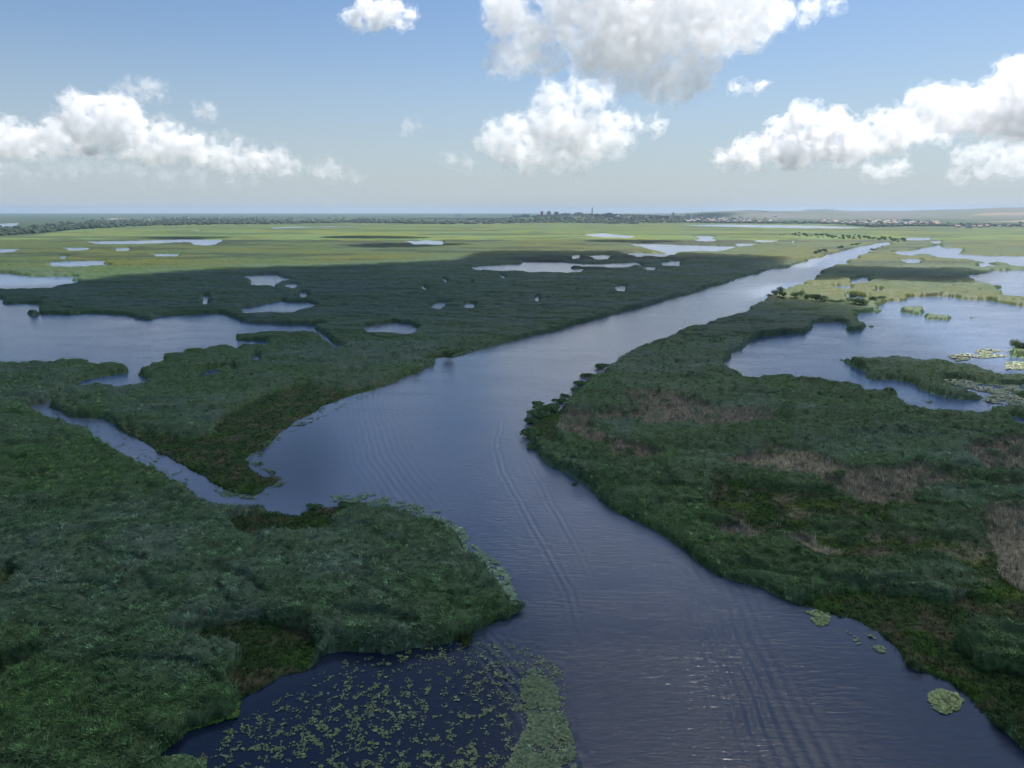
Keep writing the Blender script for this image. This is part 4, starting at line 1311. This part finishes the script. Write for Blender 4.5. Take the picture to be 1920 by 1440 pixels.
def cloud_mat(name, dens, wl=0, step=1):
    m = bpy.data.materials.new(name); m.use_nodes = True
    N = m.node_tree.nodes; L = m.node_tree.links; N.clear()
    out = N.new('ShaderNodeOutputMaterial'); v = N.new('ShaderNodeVolumePrincipled')
    v.inputs['Color'].default_value = (.985, .985, .99, 1); v.inputs['Anisotropy'].default_value = CL_G
    v.inputs['Density'].default_value = dens
    if wl:
        tc = N.new('ShaderNodeTexCoord'); no = N.new('ShaderNodeTexNoise'); no.inputs['Scale'].default_value = 1 / wl
        no.inputs['Detail'].default_value = 4; no.inputs['Roughness'].default_value = .62
        mr = N.new('ShaderNodeMapRange'); mr.inputs['From Min'].default_value = .44; mr.inputs['From Max'].default_value = .58
        mr.inputs['To Min'].default_value = dens * .04; mr.inputs['To Max'].default_value = dens * 2.2
        L.new(tc.outputs['Object'], no.inputs['Vector']); L.new(no.outputs['Fac'], mr.inputs['Value']); L.new(mr.outputs[0], v.inputs['Density'])
        m.cycles.volume_step_rate = step
    L.new(v.outputs[0], out.inputs['Volume'])
    return m


CL_G = 0.45
CL_D = 0.13


def cloud(label, lobes, dist, dens, vox_px=2.3, rough=.62, base_y=None, seed=1, squash=1.0, depth=1.0):
    """lobes: (x, y, radius) in photograph pixels, set out around `dist` metres away"""
    r = RS(seed); sc = dist / FPX
    cs = []
    for (x, y, rp) in lobes:
        d = ray(x, y); c = Vector((0, 0, CAMZ)) + d * (dist / d.y)
        R = rp * sc * 1.03
        cs.append((c.x, c.y + r.normal() * R * .5 * depth, c.z, R))
        for _ in range(6):
            a = r.normal(size=3); a /= np.linalg.norm(a)
            cs.append((c.x + a[0] * R * .85, c.y + a[1] * R * .8 * depth, c.z + abs(a[2]) * R * .75 - .1 * R, R * (.22 + .3 * r.rand())))
    cs = np.array(cs)
    h = vox_px * sc
    mx = 22 * sc + 3 * h
    lo = (cs[:, :3] - cs[:, 3:] * 1.0).min(0) - mx; hi = (cs[:, :3] + cs[:, 3:] * 1.0).max(0) + mx
    n = np.ceil((hi - lo) / h).astype(int)
    g = [lo[i] + np.arange(n[i]) * h for i in range(3)]
    F = np.full(tuple(n), -9.0, np.float32)
    for (x, y, z, R) in cs:
        sl = []; ax = []
        for i, c in enumerate((x, y, z)):
            a = max(0, int((c - R - 30 * sc - lo[i]) / h)); b_ = min(n[i], int((c + R + 30 * sc - lo[i]) / h) + 2)
            sl.append(slice(a, b_)); ax.append(g[i][a:b_] - c)
        dd = np.sqrt(ax[0][:, None, None] ** 2 + ax[1][None, :, None] ** 2 + (ax[2][None, None, :] / squash) ** 2)
        F[tuple(sl)] = np.maximum(F[tuple(sl)], ((R - dd) / (30 * sc)).astype(np.float32))
    near = F > -1.0
    ii = np.argwhere(near)
    p = (ii * h + lo).astype(np.float32)
    wl = 30 * sc; nz = 0; amp = 1
    for o_ in range(4):
        b_ = vnoise3(p + 1000 * o_, wl, seed * 7 + o_)
        nz = nz + amp * ((1 - 2.2 * np.abs(b_)) if o_ < 3 else b_)
        wl *= .5; amp *= .52
    Fn = F[near] + rough * (nz * .5 - .05)
    if base_y is not None:
        zb = float((Vector((0, 0, CAMZ)) + ray(960, base_y) * (dist / ray(960, base_y).y)).z)
        Fn = np.minimum(Fn, (p[:, 2] - zb) / (22 * sc) + .25 * nz)
    F[near] = Fn
    F[:, :, 0] = -1; F[:, :, -1] = -1; F[:, 0] = -1; F[:, -1] = -1; F[0] = -1; F[-1] = -1
    V, Q = surface_nets(F + .16, lo, h)
    cen = V.mean(0)
    o = np_mesh("cloud", V - cen, quads=Q, mat=cloud_mat("cloud_veil", CL_D * dens * .22 / sc, 16 * sc, .12))
    o.location = cen
    V, Q = surface_nets(F - .10, lo, h)
    if len(Q):
        c = np_mesh("cloud_core", V - cen, quads=Q, mat=cloud_mat("cloud_core", CL_D * dens / sc, 17 * sc, .10)); c.parent = o
    tag(o, label, "cloud", "cumulus clouds in the sky")
    return o


def slab(label, foot, zc, th, dens, h, seed, name="cloud"):
    """flat cumulus overhead whose shadow falls on the traced ground outline"""
    g = [tuple(float(t) for t in unproj(x, max(y, 402))) if len(q) == 2 else (x, y) for q in foot for (x, y) in [q[:2]]]
    k = zc / SUND.z
    g = [(x + SUND.x * k, y + SUND.y * k) for x, y in g]
    xs = [p[0] for p in g]; ys = [p[1] for p in g]
    lo = np.array([min(xs) - 4 * h, min(ys) - 4 * h, zc - th * .6 - 3 * h]); hi = np.array([max(xs) + 4 * h, max(ys) + 4 * h, zc + th * .9 + 3 * h])
    n = np.ceil((hi - lo) / h).astype(int)
    X = lo[0] + np.arange(n[0]) * h; Y = lo[1] + np.arange(n[1]) * h; Z = lo[2] + np.arange(n[2]) * h
    # signed distance to the outline
    XX, YY = np.meshgrid(X, Y, indexing='ij'); best = np.full(XX.shape, 1e9); ins = np.zeros(XX.shape, bool)
    for i in range(len(g)):
        (ax, ay), (bx_, by_) = g[i], g[(i + 1) % len(g)]
        dx, dy = bx_ - ax, by_ - ay; l2 = dx * dx + dy * dy + 1e-9
        t = np.clip(((XX - ax) * dx + (YY - ay) * dy) / l2, 0, 1)
        best = np.minimum(best, np.hypot(XX - ax - t * dx, YY - ay - t * dy))
        c = (ay <= YY) != (by_ <= YY)
        with np.errstate(divide='ignore', invalid='ignore'):
            ins ^= c & (XX < ax + (YY - ay) / (dy if dy else 1e-9) * dx)
    sd = np.where(ins, best, -best)
    P3 = np.stack(np.meshgrid(X, Y, Z, indexing='ij'), -1).astype(np.float32)
    nz = vnoise3(P3, th * 1.3, seed) + .5 * np.abs(vnoise3(P3, th * .6, seed + 1)) + .3 * vnoise3(P3, th * .3, seed + 2)
    tt = th * .5 * sstep(-th * .05, th * .35, sd)[:, :, None] * (1 + .25 * nz)
    zz = (P3[..., 2] - zc)
    up = np.where(zz > 0, tt * 1.6 - zz, tt + zz) / th
    F = np.minimum(up, (sd[:, :, None] + nz * th * .15) / th).astype(np.float32)
    F[:, :, 0] = -1; F[:, :, -1] = -1; F[:, 0] = -1; F[:, -1] = -1; F[0] = -1; F[-1] = -1
    V, Q = surface_nets(F, lo, h)
    cen = V.mean(0)
    o = np_mesh(name, V - cen, quads=Q, mat=cloud_mat("cloud", dens)); o.location = cen
    tag(o, label, "cloud", "clouds overhead whose shadows lie on the marsh")
    return o

#@@CLOUDS
cloud("huge bright cumulus with a blue-grey belly at the top right of centre",
      [(955, -10, 38), (950, 40, 34), (985, 60, 30), (965, 95, 34), (1000, 90, 36), (1020, 55, 26), (1035, 40, 20), (1000, 118, 22), (935, 125, 18), (1030, 115, 24),
       (1090, 20, 60), (1130, 70, 60), (1200, 20, 70), (1260, 40, 60), (1320, 10, 55), (1370, 30, 50), (1420, 25, 45), (1450, 20, 28), (1400, 50, 35), (1200, 90, 55),
       (1180, 120, 34), (1230, 145, 40), (1280, 140, 44), (1310, 120, 34), (1230, 170, 24), (1150, 90, 50), (1110, 110, 30), (1340, 55, 30), (1180, 155, 22),
       (1050, -60, 60), (1150, -80, 80), (1280, -80, 90), (1400, -60, 70)], 6500, .12, seed=3, vox_px=2.6)
cloud("soft pale cumulus below the huge one in the centre",
      [(1035, 185, 22), (1020, 200, 16), (1060, 200, 18), (1090, 172, 20), (1110, 185, 22), (1135, 172, 14), (1085, 195, 20), (1040, 225, 26), (1080, 230, 24), (1010, 245, 26), (1060, 255, 36),
       (970, 245, 22), (935, 255, 20), (920, 270, 18), (950, 280, 26), (1000, 285, 28), (1110, 240, 26), (1140, 240, 24), (1165, 235, 18), (1150, 260, 26), (1110, 275, 30), (1050, 300, 20), (1080, 312, 12), (990, 305, 16)],
      9000, .16, seed=5)
cloud("tall white cumulus head at the upper left",
      [(140, 195, 16), (150, 215, 22), (140, 225, 18), (180, 205, 20), (205, 200, 20), (225, 210, 22), (240, 225, 22), (200, 230, 32), (170, 240, 26), (245, 240, 16), (220, 250, 26), (180, 262, 24)],
      12000, .30, seed=7, base_y=286)
cloud("low white cumulus bank at the far left edge",
      [(-60, 265, 34), (10, 255, 22), (30, 250, 18), (-10, 262, 26), (55, 262, 20), (70, 258, 18), (100, 250, 22), (120, 245, 18), (135, 258, 18), (85, 272, 18), (160, 268, 16), (180, 265, 12), (20, 280, 22), (120, 275, 18)],
      12600, .26, seed=8, base_y=292)
cloud("white cumulus with a knobbly top right of the tall cumulus head",
      [(305, 250, 20), (290, 268, 20), (325, 265, 22), (350, 270, 20), (365, 272, 16), (255, 275, 14), (275, 285, 20), (310, 290, 24), (345, 295, 22), (370, 290, 16), (250, 290, 14)],
      12400, .26, seed=9, base_y=308)
cloud("low ragged cumulus between the knobbly cloud and the small faint one",
      [(400, 290, 16), (420, 280, 18), (440, 282, 16), (395, 305, 14), (430, 302, 20), (460, 302, 16), (480, 290, 14), (490, 300, 16), (520, 300, 18), (538, 308, 14), (505, 315, 16), (460, 318, 14), (545, 318, 8)],
      13000, .2, seed=10, base_y=328)
cloud("small faint cloud on its own near the left horizon", [(620, 310, 9), (605, 318, 9), (625, 322, 10), (592, 322, 6)], 15000, .12, seed=11)
cloud("bright towering cumulus left part of the right cloud bank",
      [(1500, 222, 20), (1520, 220, 18), (1480, 232, 14), (1458, 238, 12), (1540, 232, 16), (1560, 232, 18), (1505, 245, 26), (1540, 255, 26), (1580, 250, 20), (1600, 255, 18), (1450, 244, 8),
       (1500, 270, 20), (1520, 285, 20), (1405, 280, 18), (1440, 280, 18), (1460, 285, 16), (1380, 295, 12), (1350, 303, 9), (1420, 296, 16), (1480, 292, 20), (1560, 280, 26), (1600, 280, 22)],
      11000, .4, seed=13, base_y=314)
cloud("middle of the right cloud bank with a flat shaded base",
      [(1645, 222, 10), (1665, 220, 14), (1690, 225, 14), (1640, 240, 12), (1630, 258, 18), (1660, 255, 22), (1700, 250, 22), (1730, 250, 18), (1755, 255, 14), (1690, 265, 20), (1640, 272, 20)],
      10500, .28, seed=14, base_y=288)
cloud("upper cloud of the right bank rising to the right edge",
      [(1720, 188, 14), (1745, 182, 18), (1770, 190, 18), (1795, 180, 16), (1715, 210, 16), (1750, 212, 26), (1790, 215, 28), (1830, 195, 24), (1860, 175, 26), (1880, 150, 26), (1905, 145, 28), (1935, 140, 34), (1860, 205, 34), (1900, 195, 38), (1820, 225, 28), (1940, 200, 50), (1870, 235, 26), (1990, 170, 60)],
      9500, .22, seed=15, base_y=262)
cloud("hazy low cloud layer under the right cloud bank at the right edge",
      [(1820, 288, 14), (1850, 282, 14), (1880, 278, 16), (1910, 275, 18), (1800, 296, 10), (1840, 300, 16), (1880, 300, 20), (1930, 295, 30), (1800, 325, 12), (1850, 322, 14), (1900, 320, 20)], 14000, .12, seed=16)
cloud("long thin veil of pale cloud low over the left horizon",
      [(20, 318, 13), (60, 322, 12), (100, 316, 12), (150, 320, 14), (200, 318, 12), (250, 324, 13), (310, 326, 12), (370, 328, 12), (430, 336, 10), (480, 334, 10), (-20, 312, 16)], 15500, .05, seed=26, rough=.8)
cloud("faint pale cloudlets low in the centre left of the soft cumulus",
      [(845, 298, 7), (870, 300, 8), (885, 306, 7), (765, 240, 6), (790, 236, 5), (670, 330, 7)], 14000, .06, seed=27, rough=.7)
cloud("small hazy cloudlet above the right hills", [(1628, 318, 9), (1645, 320, 8), (1680, 318, 9), (1695, 312, 9), (1665, 322, 8)], 15000, .12, seed=17)
cloud("small bright cloud alone at the top left of centre",
      [(690, 22, 18), (708, 15, 16), (725, 12, 16), (745, 18, 14), (762, 28, 10), (715, 35, 18), (670, 36, 12), (655, 30, 7), (740, 38, 10)], 7500, .30, seed=18)
cloud("small pale cloud at the top edge right of the huge cumulus", [(1510, 22, 14), (1530, 12, 18), (1550, 8, 16), (1500, 30, 8), (1560, 20, 9)], 7000, .2, seed=19)
cloud("thin torn wisp above the tall cumulus head on the left", [(232, 160, 10), (245, 168, 10), (262, 170, 9), (285, 166, 12), (300, 172, 9), (225, 168, 6)], 10000, .10, seed=20, rough=.6)
cloud("tiny wisp right of the torn wisp on the left", [(385, 202, 9), (372, 206, 6), (393, 208, 7)], 10000, .13, seed=21, rough=.6)
cloud("little flat cloud between the huge cumulus and the right bank", [(1388, 158, 9), (1400, 160, 8), (1425, 159, 7), (1376, 160, 5), (1412, 162, 5)], 9000, .3, seed=22, rough=.5)
cloud("small ragged cloud right of the soft pale cumulus", [(1232, 215, 8), (1210, 228, 9), (1225, 238, 9), (1238, 228, 7), (1215, 222, 7)], 9500, .28, seed=23, rough=.6)
slab("broad flat cloud overhead that shades the whole near marsh",
     [(-900, 560), (-380, 545), (0, 536), (140, 531), (250, 516), (420, 506), (620, 500), (860, 489), (900, 472), (1160, 474), (1330, 479), (1500, 485), (1480, 500), (1600, 503),
      (1880, 510), (1890, 540), (1800, 533), (1640, 528), (1500, 530), (1440, 542), (1420, 552), (1440, 563), (1560, 573), (1660, 585), (1760, 640), (1830, 670), (1920, 705), (2300, 760),
      (220, 150, 0), (220, -200, 0), (-60, -200, 0), (-160, 60, 0), (-300, 200, 0)], 1150, 130, .0145, 26, 31)
for i, (poly, lab) in enumerate((
        ([(600, 444), (700, 443), (813, 446), (813, 450), (700, 449), (610, 448)], "distant cloud shading a strip above the small centre pond"),
        ([(640, 462), (700, 457.5), (800, 457), (900, 459), (880, 462), (780, 467), (680, 466)], "distant cloud shading a strip below the small centre pond"),
        ([(1083, 452), (1180, 451.5), (1290, 453), (1280, 457), (1180, 457), (1100, 456)], "distant cloud shading a strip before the long pale pond"),
        ([(240, 447), (330, 445), (450, 446), (440, 449), (300, 449.5)], "distant cloud shading a strip over the long left pond"))):
    slab(lab, poly, 1300, 110, .018, 36, 40 + i)

# ------------------------------------------------------------------ haze
m = bpy.data.materials.new("haze"); m.use_nodes = True
N = m.node_tree.nodes; L = m.node_tree.links; N.clear()
out = N.new('ShaderNodeOutputMaterial'); hv = N.new('ShaderNodeVolumePrincipled')
hv.inputs['Color'].default_value = (.46, .61, .82, 1)
hv.inputs['Density'].default_value = 5.5e-5
hv.inputs['Anisotropy'].default_value = 0.2
L.new(hv.outputs[0], out.inputs['Volume'])
bm = bmesh.new(); bx(bm, -30000, 30000, -1500, 24000, -2.5, 150)
hz = new_bm_obj("haze", bm, [m]); tag(hz, "pale blue haze over the whole marsh and plain", "haze", kind='stuff')
